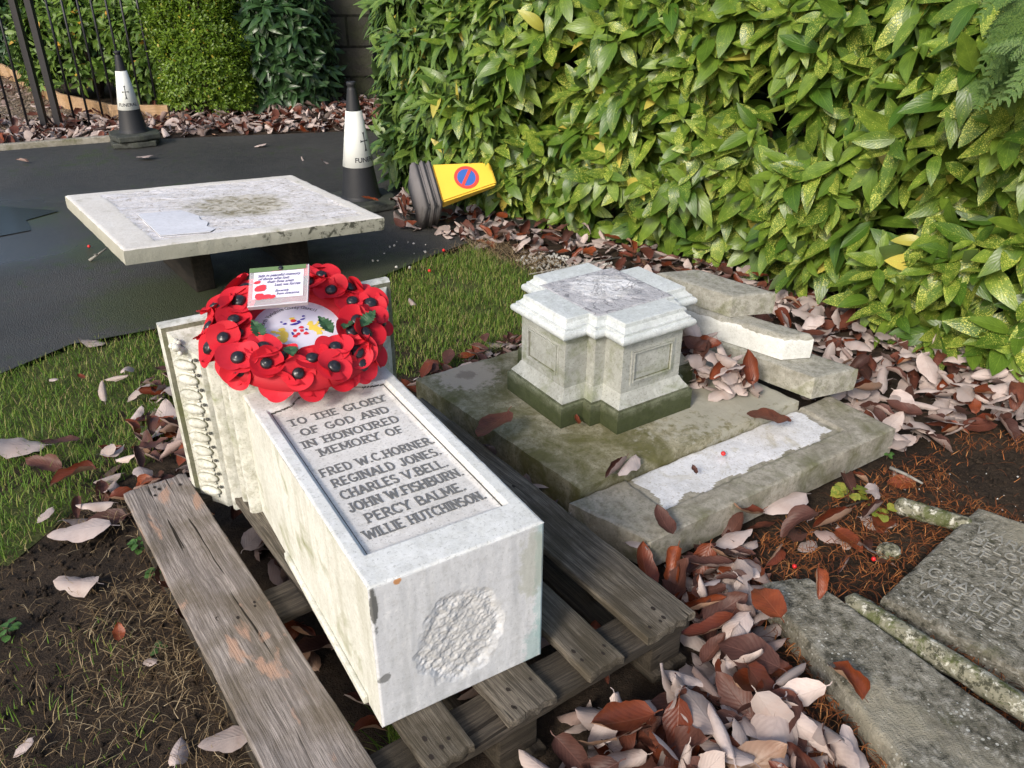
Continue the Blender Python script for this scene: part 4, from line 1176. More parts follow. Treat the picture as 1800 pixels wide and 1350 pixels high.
Q[:, 2] = .3425 + sm(eg, 0, .004) * .0016 + mk * ((st - .9) * .004 + .003 + fbm(Q, 50, 64) * .0022)
ii = np.arange(n * n).reshape(n, n)
Fe = np.stack([ii[:-1, :-1], ii[:-1, 1:], ii[1:, 1:], ii[1:, :-1]], -1).reshape(-1, 4)
mesh_np('mortar_scar', Q, Fe, M['scar'], ped)

# three loose blocks stacked like steps
def block3(name, N_, R_, ldir, length, z0, z1, mats, lab, seed, rough=None, smi=0):
    Nv = Vector((*N_, z1)); Rv = Vector((*R_, z1)); d = Vector((math.cos(R(ldir)), math.sin(R(ldir)), 0)) * length
    o = slab(name, [Nv, Rv, Rv + d, Nv + d], z1 - z0 - .001, rough, mats, None, .008, None, smi, .005, .0016, seed)
    return tag(o, lab, 'stone block', 'loose stone blocks stacked beside the pedestal')
block3('stone_block', (.940, 2.274), (1.097, 2.335), 134, .46, .121, .199, [M['block']], 'bottom block of the stepped stack, its pale side facing the pedestal', 7)
def bl_r(x, y, s, t, P): return -np.interp(np.minimum(s * .1, t * .42), [0, .015], [.010, 0]) * (1 + fbm(P, 40, 3))
block3('stone_block', (.868, 2.391), (.967, 2.405), 138, .42, .200, .283, [M['block'], M['block_white']], 'middle block of the stepped stack with rough broken white sides', 8, bl_r, 1)
block3('stone_block', (.727, 2.540), (.879, 2.575), 134, .31, .284, .360, [M['block']], 'top block of the stepped stack, smooth and grey', 9)

# ---------------------------------------------------------------- gravestones at the right
def gstone(name, pts, z, thick, mats, lab, hf=None, seed=1.0, cat_='gravestone'):
    o = slab(name, [(*p, zz) for p, zz in zip(pts, z)], thick, hf, mats, None, .010, None, 0, .008, .003, seed)
    return tag(o, lab, cat_)
d1 = Vector((.52, -.80)).normalized()
A0 = Vector((.575, 1.50)); A1 = Vector((.700, 1.535))
def gh(x, y, s, t, P): return -.006 * np.clip(fbm(P, 6, 71), 0, 1)
gstone('fallen_gravestone', [(.83, .62), (1.17, .80), (.705, 1.525), (.590, 1.500)], [.06, .06, .06, .06], .075, [M['grave']],
       'long worn gravestone lying flat at the bottom right corner beside the leaf heap', gh, 12)
gs = gstone('inscribed_gravestone', [(.868, 1.470), (1.62, .62), (2.25, 1.02), (1.262, 1.815)], [.05, .05, .05, .05], .065, [M['grave']],
       'broad flat gravestone with faded carved lettering at the right edge', gh, 13)
bm = bmesh.new()
lines = [('WARD', .04, .17, .415, .032), ('BELOVED WIFE', .05, .36, .365, .026), ('OF ROBERT HALL', .06, .40, .32, .026), ('MAY THEY REST', .05, .37, .275, .026), ('ALSO OF', .14, .32, .225, .028),
         ('CHARLES THOMAS', .03, .46, .165, .036), ('WHO DIED NOV', .03, .34, .115, .028), ('IN HIS', .05, .20, .065, .028)]
for t, x0, x1, y, hh in lines: write(bm, t, x0, x1, y, hh, .0, .11, .0, .0012)
bmesh.ops.recalc_face_normals(bm, faces=bm.faces[:])
from_bm('lettering', bm, M['carved'], gs)
def roll(name, a, b_, rad, lab, seed):
    a = Vector(a); b_ = Vector(b_); n = 60; seg = 14; d = (b_ - a); L = d.length; d.normalize()
    s = d.cross(Vector((0, 0, 1))).normalized(); u = s.cross(d)
    V = []
    for i in range(n + 1):
        t = i / n
        rr0 = rad * (min(1, math.sqrt(max(0, 1 - (1 - min(1, t * L / rad)) ** 2)) + .05)) * (min(1, math.sqrt(max(0, 1 - (1 - min(1, (1 - t) * L / rad)) ** 2)) + .05))
        for k in range(seg):
            an = 2 * math.pi * k / seg
            V.append((a + d * L * t + (s * math.cos(an) + u * math.sin(an)) * rr0)[:])
    V = np.array(V); V = V + np.stack([fbm(V, 28, seed), fbm(V, 28, seed + 1), fbm(V, 28, seed + 2)], -1) * .0045
    Fq = [(i * seg + k, (i + 1) * seg + k, (i + 1) * seg + (k + 1) % seg, i * seg + (k + 1) % seg) for i in range(n) for k in range(seg)]
    V -= np.array([a.x, a.y, 0])
    o = mesh_np(name, V, Fq, M['lichen']); o.location = (a.x, a.y, 0)
    return tag(o, lab, 'stone moulding')
roll('stone_roll', (.775, 1.465, .045), (1.44, .62, .045), .026, 'long lichen spotted round stone moulding between the two flat gravestones', 3)
roll('stone_roll', (1.050, 1.850, .030), (1.215, 1.745, .030), .024, 'short lichen covered stone roll poking out of the orange needles', 5)
def rock(name, p, r0, lab, mat, seed, flat=.7, cat_='stone'):
    bm = bmesh.new(); bmesh.ops.create_icosphere(bm, subdivisions=4, radius=1.0)
    P = np.array([v.co[:] for v in bm.verts]); k = 1 + .45 * fbm(P, 1.3, seed) + .12 * fbm(P, 4, seed + 1)
    P = P * k[:, None] * r0; P[:, 2] *= flat
    for v, q in zip(bm.verts, P): v.co = q
    o = from_bm(name, bm, mat, smooth=True); o.location = p
    return tag(o, lab, cat_)
p = at(1565, 965, .02); rock('stone_fragment', (p.x, p.y, .012), .030, 'small white and green lichen covered stone fragment by the inscribed gravestone', M['lichen'], 4.0, .7)

# ---------------------------------------------------------------- cones
def font_mesh(text, size, offset=0.0):
    cu = bpy.data.curves.new('t', 'FONT'); cu.body = text; cu.size = size; cu.align_x = 'CENTER'; cu.offset = offset; cu.resolution_u = 3
    o = bpy.data.objects.new('t', cu); S.collection.objects.link(o)
    bpy.context.view_layer.update()
    me = bpy.data.meshes.new_from_object(o.evaluated_get(bpy.context.evaluated_depsgraph_get()))
    bm = bmesh.new(); bm.from_mesh(me)
    bpy.data.objects.remove(o); bpy.data.curves.remove(cu); bpy.data.meshes.remove(me)
    return bm
def cone_r(z): return .112 + (z - .06) * (.026 - .112) / (.66 - .06)
def cone(loc, turn, lab, bases=1):
    z0 = .055 * (bases - 1)
    root = empty('traffic_cone', loc, 0); tag(root, lab, 'traffic cone', 'funeral cones on the tarmac path')
    for k in range(bases):
        def sk(P):
            rr0 = np.hypot(P[:, 0], P[:, 1]); a = np.arctan2(P[:, 1], P[:, 0]); P = P.copy()
            m = 1.0 / np.maximum(np.abs(np.cos(a)), np.abs(np.sin(a)))
            f = 1 - .14 * (np.abs(np.sin(2 * a)) ** 2.0); P[:, 0] *= f; P[:, 1] *= f
            P[:, 2] *= 1 - .15 * np.clip(rr0 / .25, 0, 1); return P
        bm = rbox_bm((.40, .40, .055), .012, .02, .003 if bases == 1 else .006, 14, 3 + k, sk)
        from_bm('base', bm, M['rubber_old'], root, smooth=True, matrix=Matrix.Translation((.006 * k, -.01 * k, .055 * k + .004)) @ Matrix.Rotation(R(20 + 17 * k), 4, 'Z'))
    bm = bmesh.new()
    lathe(bm, [(.120, .050), (.119, .060), (.114, .063), (cone_r(.075), .075), (cone_r(.24), .24), (cone_r(.30), .30), (cone_r(.52), .52), (cone_r(.655), .655), (.026, .660), (.022, .664), (.022, .676), (.027, .680), (.027, .694), (.024, .698), (.012, .699), (.011, .685)], 40)
    body = from_bm('cone_body', bm, M['rubber'], root, matrix=Matrix.Translation((0, 0, z0)))
    bm = bmesh.new()
    za, zb = .240, .545
    lathe(bm, [(cone_r(za) + .0005, za), (cone_r(za) + .003, za + .001), (cone_r(zb) + .003, zb - .001), (cone_r(zb) + .0005, zb)], 40)
    for f in [f for f in bm.faces if len(f.verts) > 4]: bm.faces.remove(f)
    sl = from_bm('white_sleeve', bm, M['sleeve'], root, matrix=Matrix.Translation((0, 0, z0)))
    def wrap(bm_, zc, ang0):
        for v in bm_.verts:
            z = zc + v.co.y; rr0 = cone_r(z) + .0042 + v.co.z; a = ang0 + v.co.x / cone_r(zc)
            v.co = Vector((rr0 * math.cos(a), rr0 * math.sin(a), z))
    bm = font_mesh('FUNERAL', .036, .0006); bmesh.ops.subdivide_edges(bm, edges=[e for e in bm.edges if e.calc_length() > .008], cuts=2)
    bmesh.ops.triangulate(bm, faces=bm.faces[:])
    wrap(bm, .272, turn); from_bm('lettering', bm, M['ink'], sl)
    bm = bmesh.new()
    def tri(pts): bm.faces.new([bm.verts.new((x, y, 0)) for x, y in pts])
    for sgn in (1, -1):
        L = .050 if sgn > 0 else .058
        tri([(-.0022, 0), (.0022, 0), (.0030, sgn * L * .7), (.0085, sgn * L), (0, sgn * L * .90), (-.0085, sgn * L), (-.0030, sgn * L * .7)])
        tri([(0, -.0022 + .0005), (0, .0022 + .0005), (sgn * .018, .003), (sgn * .026, .0085), (sgn * .024, 0), (sgn * .026, -.0085), (sgn * .018, -.003)])
    bmesh.ops.recalc_face_normals(bm, faces=bm.faces[:])
    wrap(bm, .385, turn); from_bm('cross_emblem', bm, M['ink'], sl)
    if bases == 2: root.scale = (.89, .89, .89)
    return root
pc = at(636, 362); cone((pc.x, pc.y, .002), R(-38), 'black and white funeral cone beside the hedge corner behind the raised slab')
pc = at(240, 254); cone((pc.x, pc.y, .002), R(-68), 'black and white funeral cone on a doubled rubber base near the railings', 2)

# ---------------------------------------------------------------- toppled no-waiting cone
sg = empty('no_waiting_cone', (-.36, 4.42, 0)); tag(sg, 'yellow no waiting cone with black rubber base lying on its side under the hedge', 'no waiting cone')
bt, bb = at(768, 303, .262), at(790, 385, .055)     # ends of the face edge next to the base
axis = Vector((.62, .20, .06)).normalized()
up = (bt - bb).normalized(); up = (up - axis * up.dot(axis)).normalized(); face_n = axis.cross(up).normalized()
if face_n.y > 0: face_n = -face_n
cen = (bt + bb) / 2 - face_n * .115
hb, ht, Lc = .112, .066, .31
c0 = cen; c1 = cen + axis * Lc
def sp(c, h_, a, b_): return c + up * (a * h_) + face_n * (b_ * h_)
bm = bmesh.new()
Aq = [sp(c0, hb, a, b_) for a, b_ in ((-1, 1), (1, 1), (1, .35), (-1, .35))]; Bq = [sp(c1, ht, a, b_) + face_n * (.112 - .062) for a, b_ in ((-1, 1), (1, 1), (1, .35), (-1, .35))]
va = [bm.verts.new(v) for v in Aq]; vb = [bm.verts.new(v) for v in Bq]
for k in range(4): bm.faces.new([va[k], va[(k + 1) % 4], vb[(k + 1) % 4], vb[k]])
bm.faces.new(va[::-1]); bm.faces.new(vb)
bmesh.ops.recalc_face_normals(bm, faces=bm.faces[:])
bmesh.ops.bevel(bm, geom=bm.edges[:], offset=.008, segments=2, affect='EDGES')
bmesh.ops.translate(bm, verts=bm.verts, vec=-Vector(sg.location))
body = from_bm('sign_body', bm, M['yellow'], sg)
# roundel on the visible face
f0 = (Aq[0] + Aq[1]) / 2; f1 = (Bq[0] + Bq[1]) / 2; fa = (f1 - f0).normalized(); fn = fa.cross(up).normalized()
if fn.y > 0: fn = -fn
rc = f0 + fa * .160
def disc(bm, r0, r1, off, a0=0, a1=360, n=40):
    for k in range(n):
        t0, t1 = R(a0 + (a1 - a0) * k / n), R(a0 + (a1 - a0) * (k + 1) / n)
        P = lambda r_, t: bm.verts.new(rc + fa * (r_ * math.cos(t)) + up * (r_ * math.sin(t)) + fn * off - Vector(sg.location))
        if r0 > 0: bm.faces.new([P(r0, t0), P(r1, t0), P(r1, t1), P(r0, t1)])
        else: bm.faces.new([P(0, t0), P(r1, t0), P(r1, t1)])
bm = bmesh.new(); disc(bm, .049, .066, .003); from_bm('red_ring', bm, M['sign_red'], body)
bm = bmesh.new(); disc(bm, 0, .049, .003); from_bm('blue_disc', bm, M['sign_blue'], body)
bm = bmesh.new()
dg = (fa * -.6 + up * -.8).normalized(); dp = fn.cross(dg).normalized()
bm.faces.new([bm.verts.new(rc + dg * (s * .052) + dp * (t * .008) + fn * .0045 - Vector(sg.location)) for s, t in ((-1, -1), (1, -1), (1, 1), (-1, 1))])
from_bm('red_slash', bm, M['sign_red'], body)
# ribbed rubber base, standing on edge
bm = bmesh.new()
hw = .136
cb = c0 - axis * .002
for k, (a, b_, s) in enumerate(((0, .026, .96), (.026, .036, .90), (.036, .062, 1.0), (.062, .072, .90), (.072, .112, .98))):
    for_ = []
    q = [cb - axis * d_ + up * (x * hw * s) + face_n * (y * hw * s) - Vector(sg.location) for d_ in (a, b_) for x, y in ((-1, 1), (1, 1), (1, -1), (-1, -1))]
    vs = [bm.verts.new(v) for v in q]
    for kk in range(4): bm.faces.new([vs[kk], vs[(kk + 1) % 4], vs[4 + (kk + 1) % 4], vs[4 + kk]])
    bm.faces.new(vs[:4][::-1]); bm.faces.new(vs[4:])
bmesh.ops.recalc_face_normals(bm, faces=bm.faces[:])
bmesh.ops.bevel(bm, geom=[e for e in bm.edges], offset=.010, segments=2, affect='EDGES')
rb = from_bm('rubber_base', bm, M['rubber_grey'], sg, smooth=True)
lowz = min(v.co.z for v in rb.data.vertices)
sg.location.z = max(0, .004 - lowz); sg.location.y -= .17; sg.location.x -= .015

# ---------------------------------------------------------------- railings, kerb, edging, wall behind
fd = Vector((.86, .51, 0)).normalized()
f_bars = [(at(24, 224), .010), (at(52, 228), .010), (at(80, 224), .024), (at(106, 226), .024), (at(133, 219), .010), (at(159, 221), .010), (at(183, 213), .010), (at(205, 211), .010), (at(229, 208), .010), (at(253, 206), .010), (at(280, 204), .010), (at(303, 202), .024)]
fen = empty('railing_fence', (f_bars[0][0].x, f_bars[0][0].y, 0)); tag(fen, 'black iron railing fence with thick posts at the top left', 'fence')
o0 = Vector(fen.location)
def vert_bar(p, r_, h_, nm):
    bm = bmesh.new()
    if r_ > .02: add_box(bm, -r_, r_, -r_, r_, -.03, h_)
    else: add_tube(bm, [(0, 0, -.02), (0, 0, h_)], r_, 8)
    from_bm(nm, bm, M['iron'], fen, matrix=Matrix.Translation(Vector((p.x, p.y, 0)) - o0))
for k, (p, r_) in enumerate(f_bars): vert_bar(p, r_, 1.32 if k < 11 else .50, 'post' if r_ > .02 else 'bar')
vert_bar(o0 - fd * .16, .010, 1.32, 'bar'); vert_bar(o0 - fd * .31, .010, 1.32, 'bar')
for z, nm in ((1.20, 'top_rail'),):
    bm = bmesh.new()
    a = f_bars[0][0] - fd * .4 - o0; b_ = f_bars[10][0] + Vector((.0, .02, 0)) - o0
    add_tube(bm, [(a.x, a.y, z), (0, 0, z), (b_.x, b_.y, z)], .014, 6)
    from_bm(nm, bm, M['iron'], fen)
def long_box(name, pts, w_, z0, z1, mat, lab=None, cat_=None, kind=None):
    bm = bmesh.new(); L_ = []
    for i, p in enumerate(pts):
        d = (Vector(pts[min(i + 1, len(pts) - 1)]) - Vector(pts[max(0, i - 1)])).normalized(); n_ = Vector((-d.y, d.x)) * w_ / 2
        L_.append([bm.verts.new((p[0] + n_.x, p[1] + n_.y, z0)), bm.verts.new((p[0] - n_.x, p[1] - n_.y, z0)), bm.verts.new((p[0] - n_.x, p[1] - n_.y, z1)), bm.verts.new((p[0] + n_.x, p[1] + n_.y, z1))])
    for A, B in zip(L_, L_[1:]):
        for k in range(4): bm.faces.new([A[k], A[(k + 1) % 4], B[(k + 1) % 4], B[k]])
    bm.faces.new(L_[0][::-1]); bm.faces.new(L_[-1])
    bmesh.ops.recalc_face_normals(bm, faces=bm.faces[:])
    bmesh.ops.bevel(bm, geom=bm.edges[:], offset=.003, segments=1, affect='EDGES')
    o = from_bm(name, bm, mat)
    return tag(o, lab, cat_, None, kind)
long_box('kerb', [(-7, 5.0), (-3.86, 6.35), (-3.05, 6.72)], .06, -.05, .03, M['slab2'], kind='structure')
e_pts = [at(-60, 100)[:2], at(60, 160)[:2], at(110, 190)[:2], at(205, 212)[:2], at(300, 212)[:2]]
long_box('timber_edging', e_pts, .035, -.05, .13, M['wood_edge'], 'pale timber edging board along the gravel behind the railings', 'edging board')
wl = empty('stone_wall', (-1.9, 8.9, 0)); tag(wl, 'dark mossy stone wall in shade behind the far cone', 'wall')
bm = bmesh.new(); add_box(bm, -.15, 3.4, 0, .4, -.1, 2.4); from_bm('wall_face', bm, M['wall'], wl)
bm = rbox_bm((.46, .46, 2.3), .01, .08, .01, 6, 2); from_bm('pier', bm, M['wall'], wl, smooth=True, matrix=Matrix.Translation((.35, -.25, -.05)))

# ---------------------------------------------------------------- the laurel hedge
def polyline(pts, n):
    P = np.array(pts, float); d = np.concatenate([[0], np.cumsum(np.linalg.norm(np.diff(P, axis=0), axis=1))])
    s = n * d[-1]; x = np.interp(s, d, P[:, 0]); y = np.interp(s, d, P[:, 1])
    e = .02; x2 = np.interp(s + e, d, P[:, 0]); y2 = np.interp(s + e, d, P[:, 1]); x1 = np.interp(s - e, d, P[:, 0]); y1 = np.interp(s - e, d, P[:, 1])
    t = unit(np.stack([x2 - x1, y2 - y1], -1)); return np.stack([x, y], -1), np.stack([t[:, 1], -t[:, 0]], -1)
HP = [(-.45, 7.6), (-.64, 6.4), (-.72, 5.6), (-.64, 5.2), (-.28, 4.82), (.25, 4.38), (.70, 4.02), (1.12, 3.74), (1.36, 3.34), (1.52, 2.92), (1.68, 2.66), (2.05, 2.50), (3.0, 2.3)]
def hedge_shoots(n, depth, r, zlo=.05, zhi=1.75, a=0.0, b_=1.0):
    s = r.uniform(a, b_, n); P2, N2 = polyline(HP, s)
    z = zlo + (zhi - zlo) * r.uniform(0, 1, n) ** .95
    P = np.column_stack([P2, z])
    bulge = .11 * fbm(P, 1.6, 81) + .17 * fbm(P, 4.2, 82) + .12 * np.sin(np.clip(z / 1.5, 0, 1) * math.pi * .9) - .02
    bulge = bulge + r.normal(0, .025, n) - depth
    P[:, :2] += N2 * bulge[:, None]
    D = np.column_stack([N2 * .85, np.full(n, .45)]) + r.normal(0, .28, (n, 3))
    D[:, 2] -= np.clip(.45 - z, 0, .5) * 1.0
    kp = fbm(P, 5.0, 83) + r.normal(0, .12, n) > (-.16 if depth < .1 else -9)
    return P[kp], D[kp], N2[kp]
hedge = empty('laurel_hedge', (1.2, 4.0, 0)); tag(hedge, 'tall dense spotted laurel hedge with glossy yellow flecked leaves', 'hedge')
aT = [leaf_template(5, 8, .38, .22, .16, 1.35), leaf_template(5, 8, .43, .34, .22, 1.4, wave=.01), leaf_template(5, 8, .36, .06, .20, 1.25), leaf_template(5, 8, .41, .45, .12, 1.4, twist=.4), leaf_template(5, 8, .40, -.12, .18, 1.35)]
def build_foliage(name, P, D, nleaf, size, droop, mat, parent, templates, r, off, **kw):
    LP, RM, LS = shoots(P, D, nleaf, size, droop, r, **kw)
    ch = r.integers(0, len(templates), len(LP))
    V, Fq, UV, rn = scatter(templates, ch, LP - np.array(off), RM, LS, r.random(len(LP)))
    return mesh_np(name, V, Fq, mat, parent, uv=UV, rnd=rn)
off = (1.2, 4.0, 0)
r1 = np.random.default_rng(101)
P, D, _ = hedge_shoots(1500, 0, r1, .02, 1.7, .40, 1.0)
build_foliage('spotted_foliage', P, D, 7, .150, .60, M['aucuba'], hedge, aT, r1, off, inter=.014)
P, D, _ = hedge_shoots(620, .18, r1, .06, 1.7, .40, 1.0)
build_foliage('spotted_foliage', P, D, 5, .145, .5, M['aucuba'], hedge, aT, r1, off)
aT2 = [leaf_template(5, 7, .30, .22, .22, 1.4), leaf_template(5, 7, .27, .34, .30, 1.5)]
P, D, _ = hedge_shoots(1350, 0, r1, .06, 1.6, .10, .46)
build_foliage('green_foliage', P, D, 7, .145, .55, M['aucuba_plain'], hedge, aT2, r1, off, inter=.014)
P, D, _ = hedge_shoots(700, .15, r1, .06, 1.6, .08, .47)
build_foliage('green_foliage', P, D, 6, .14, .6, M['aucuba_plain'], hedge, aT2, r1, off)
# stems inside
bm = bmesh.new()
P, D, N2 = hedge_shoots(170, .20, r1, .25, 1.6, .12, 1.0)
for p, n2 in zip(P, N2):
    b0 = Vector((p[0] - n2[0] * .25 + r1.normal(0, .1), p[1] - n2[1] * .25 + r1.normal(0, .1), -.02)); e_ = Vector(p)
    m_ = b0.lerp(e_, .55) + Vector((r1.normal(0, .05), r1.normal(0, .05), .08))
    add_tube(bm, [b0 - Vector(off), m_ - Vector(off), e_ - Vector(off)], [.011, .008, .004], 6)
from_bm('stem', bm, M['twig'], hedge, smooth=True)
# deepest leaves coloured dark, then a near-black sheet painting the hedge's inner shade
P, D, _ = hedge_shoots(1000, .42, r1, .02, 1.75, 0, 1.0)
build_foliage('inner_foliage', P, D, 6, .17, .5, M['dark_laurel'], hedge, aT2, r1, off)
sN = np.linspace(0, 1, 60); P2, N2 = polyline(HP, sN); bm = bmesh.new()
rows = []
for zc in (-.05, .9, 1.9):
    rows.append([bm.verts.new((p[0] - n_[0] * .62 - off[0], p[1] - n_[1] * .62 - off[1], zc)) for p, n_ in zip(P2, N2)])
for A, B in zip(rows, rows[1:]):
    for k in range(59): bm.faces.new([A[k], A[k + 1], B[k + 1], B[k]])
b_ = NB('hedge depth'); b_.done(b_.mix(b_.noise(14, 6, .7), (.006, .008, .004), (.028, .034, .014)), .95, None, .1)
ho = from_bm('inner_shade', bm, b_.m, hedge)
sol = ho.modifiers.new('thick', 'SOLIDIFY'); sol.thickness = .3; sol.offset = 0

# ---------------------------------------------------------------- other planting behind
def shrub(name, lab, c, rad, h_, n, nleaf, size, mat, tmpl, seed, droop=.4, catg='shrub', inter=.012, squash=1.0):
    r_ = np.random.default_rng(seed); root = empty(name, c); tag(root, lab, catg)
    u = unit(r_.normal(0, 1, (n, 3))); u[:, 2] = np.abs(u[:, 2]) * 1.5 - .62
    k = r_.uniform(.72, 1.05, n) ** .6
    P = u * k[:, None] * np.array([rad[0], rad[1], h_ * .6]); P[:, 2] += h_ * .42; lowm = P[:, 2] < h_ * .42; P[lowm, :2] /= (np.linalg.norm(u[lowm, :2], axis=1)[:, None] + .25) ** .6
    P *= (1 + .26 * fbm(P, 3.4, seed))[:, None]
    P[:, 2] = np.maximum(P[:, 2], .04)
    D = u + np.array([0, 0, .35]) + r_.normal(0, .25, (n, 3))
    build_foliage('foliage', P, D, nleaf, size, droop, mat, root, tmpl, r_, (0, 0, 0), inter=inter)
    bm = bmesh.new()
    for k in range(5):
        a = r_.uniform(0, 6.28); t = Vector((math.cos(a) * rad[0] * .6, math.sin(a) * rad[1] * .6, h_ * r_.uniform(.5, .9)))
        add_tube(bm, [(0, 0, -.02), tuple(t * .5 + Vector((0, 0, .1))), tuple(t)], [.02, .013, .006], 6)
    from_bm('stem', bm, M['twig'], root, smooth=True)
    return root
sT = [leaf_template(3, 5, .34, .25, .2, 1.4), leaf_template(3, 5, .30, .1, .25, 1.4)]
tiny = [leaf_template(3, 3, .55, .1, .2, 1.0)]
shrub('box_bush', 'small leaved bright green bush at the end of the railings', (-2.72, 7.72, 0), (.50, .36), 1.35, 4200, 9, .034, M['box'], tiny, 201, .1, 'bush', .012)
shrub('dark_laurel_shrub', 'dark green laurel shrub with drooping leaves beside the stone wall', (-2.18, 8.15, 0), (.60, .45), 1.65, 640, 8, .17, M['dark_laurel'], aT2, 202, .75, 'shrub', .02)
shrub('leafy_shrub', 'light green shrub with a few orange leaves behind the railings', (-4.15, 8.75, 0), (.80, .50), 1.7, 1100, 8, .11, M['light_shrub'], sT, 203, .5, 'shrub', .02)
shrub('leafy_shrub', 'dim green shrub behind the two thick fence posts', (-5.6, 10.6, 0), (1.1, .6), 1.5, 600, 8, .11, M['dark_laurel'], sT, 204, .5, 'shrub', .02)
shrub('leafy_shrub', 'tall green shrub between the orange leaved shrub and the box bush', (-3.25, 8.35, 0), (.50, .40), 1.6, 700, 8, .12, M['light_shrub'], sT, 205, .6, 'shrub', .02)
shrub('evergreen_screen', 'dark evergreen mass closing the view behind the shrubs', (-3.6, 11.2, 0), (4.2, .9), 3.2, 1500, 7, .22, M['dark_laurel'], sT, 206, .4, 'evergreen', .02)

# cypress branch hanging in at the top right corner
cy = empty('cypress_tree', (1.95, 3.0, 0)); tag(cy, 'feathery green cypress branch hanging in at the top right corner', 'conifer')
Vs, Fs, Rs, o_ = [], [], [], 0
r2_ = np.random.default_rng(301)
def frond(base, d, nrm, L, lvl):
    global o_
    d = unit(d); nrm = unit(nrm); s = unit(np.cross(d, nrm))
    n = 9 if lvl else 12
    wdt = .0019
    prev = base
    for k in range(n):
        t = (k + 1) / n; p = base + d * L * t + np.array([0, 0, -1]) * L * .25 * t * t
        q = [prev - s * wdt, prev + s * wdt, p + s * wdt * .7, p - s * wdt * .7]
        Vs.extend(q); Fs.append((o_, o_ + 1, o_ + 2, o_ + 3)); Rs.extend([r2_.uniform(.2, 1)] * 4); o_ += 4
        if lvl > 0:
            for sg_ in (-1, 1):
                frond(p, d * .75 + s * sg_ * .8 + r2_.normal(0, .08, 3), nrm, L * .42 * (1 - t * .72), lvl - 1)
        prev = p
for k in range(60):
    bs = np.array([-.46 + r2_.uniform(-.16, .30), -.64 + r2_.uniform(-.15, .15), 1.16 + r2_.uniform(-.12, .16)])
    frond(bs, np.array([-.75 + r2_.normal(0, .3), -.35 + r2_.normal(0, .25), -.55 + r2_.normal(0, .2)]), np.array([-.4, -.8, .6]) + r2_.normal(0, .2, 3), r2_.uniform(.10, .17), 2)
mesh_np('branch_sprays', np.array(Vs), np.array(Fs), M['conifer'], cy, rnd=np.array(Rs))
bm = bmesh.new(); add_tube(bm, [(.9, 1.1, -.05), (.85, 1.0, 1.0), (.7, .9, 2.2)], [.07, .055, .04], 10)
add_tube(bm, [(.85, 1.0, 1.2), (.2, .1, 1.42), (-.25, -.50, 1.28)], [.028, .02, .010], 8)
from_bm('trunk', bm, M['twig'], cy, smooth=True)

# ---------------------------------------------------------------- fallen leaves
LT = [curl_template(7, 14, w_, ro_, be_, wa_, sd_, asym=as_) for (w_, ro_, be_, wa_, sd_, as_) in
      [(.52, .5, .3, .02, 1, 0), (.50, 1.1, .5, .025, 2, .3), (.48, 1.8, .2, .03, 3, -.3), (.55, .3, -.5, .03, 4, 0), (.46, .8, 1.1, .02, 5, .2), (.52, 1.4, -.6, .035, 6, .5),
       (.44, 2.4, .4, .02, 7, 0), (.56, .6, .8, .045, 8, -.2), (.50, .2, .2, .02, 9, 0), (.48, 1.0, -1.2, .03, 10, .4), (.54, .9, .1, .05, 11, .6), (.42, .5, .6, .03, 12, 0)]]
LM = []
for k, (v, f, u_) in enumerate(LT):
    for mk_ in ('dead', 'dead_orange', 'dead_dark'):
        me_o = mesh_np('fallen_leaf', v, f, M[mk_], uv=u_, rnd=np.zeros(len(v)))
        LM.append(me_o.data); bpy.data.objects.remove(me_o)
def ground_z(x, y):
    q = Vector((x, y, 0)) - P0; px_, py_ = q.dot(PX), q.dot(PY)
    if -.89 < px_ < 0 and -.03 < py_ < 1.15: return -.012
    if inpoly([x], [y], [(-.317, 2.417), (.18, 1.797), (.902, 2.268), (.42, 2.90)])[0]: return .121
    if inpoly([x], [y], [(.342, 1.608), (1.161, 2.144), (1.045, 2.335), (.150, 1.768)])[0]: return .096
    if inpoly([x], [y], path_poly)[0]: return .006
    return -.018
def leaf_rot(up_or_down, tilt, r_):
    a = r_.uniform(0, 2 * math.pi); e = Matrix.Rotation(a, 3, 'Z')
    tx = Matrix.Rotation(r_.normal(0, tilt), 3, 'X'); ty = Matrix.Rotation(r_.normal(0, tilt), 3, 'Y')
    fl = Matrix.Rotation(math.pi if up_or_down else 0, 3, 'Y')
    return e @ tx @ ty @ fl
lr = np.random.default_rng(401)
class RR:
    def __init__(s, g): s.g = g
    def uniform(s, a, b_): return float(s.g.uniform(a, b_))
    def normal(s, a, b_): return float(s.g.normal(a, b_))
lrr = RR(lr)
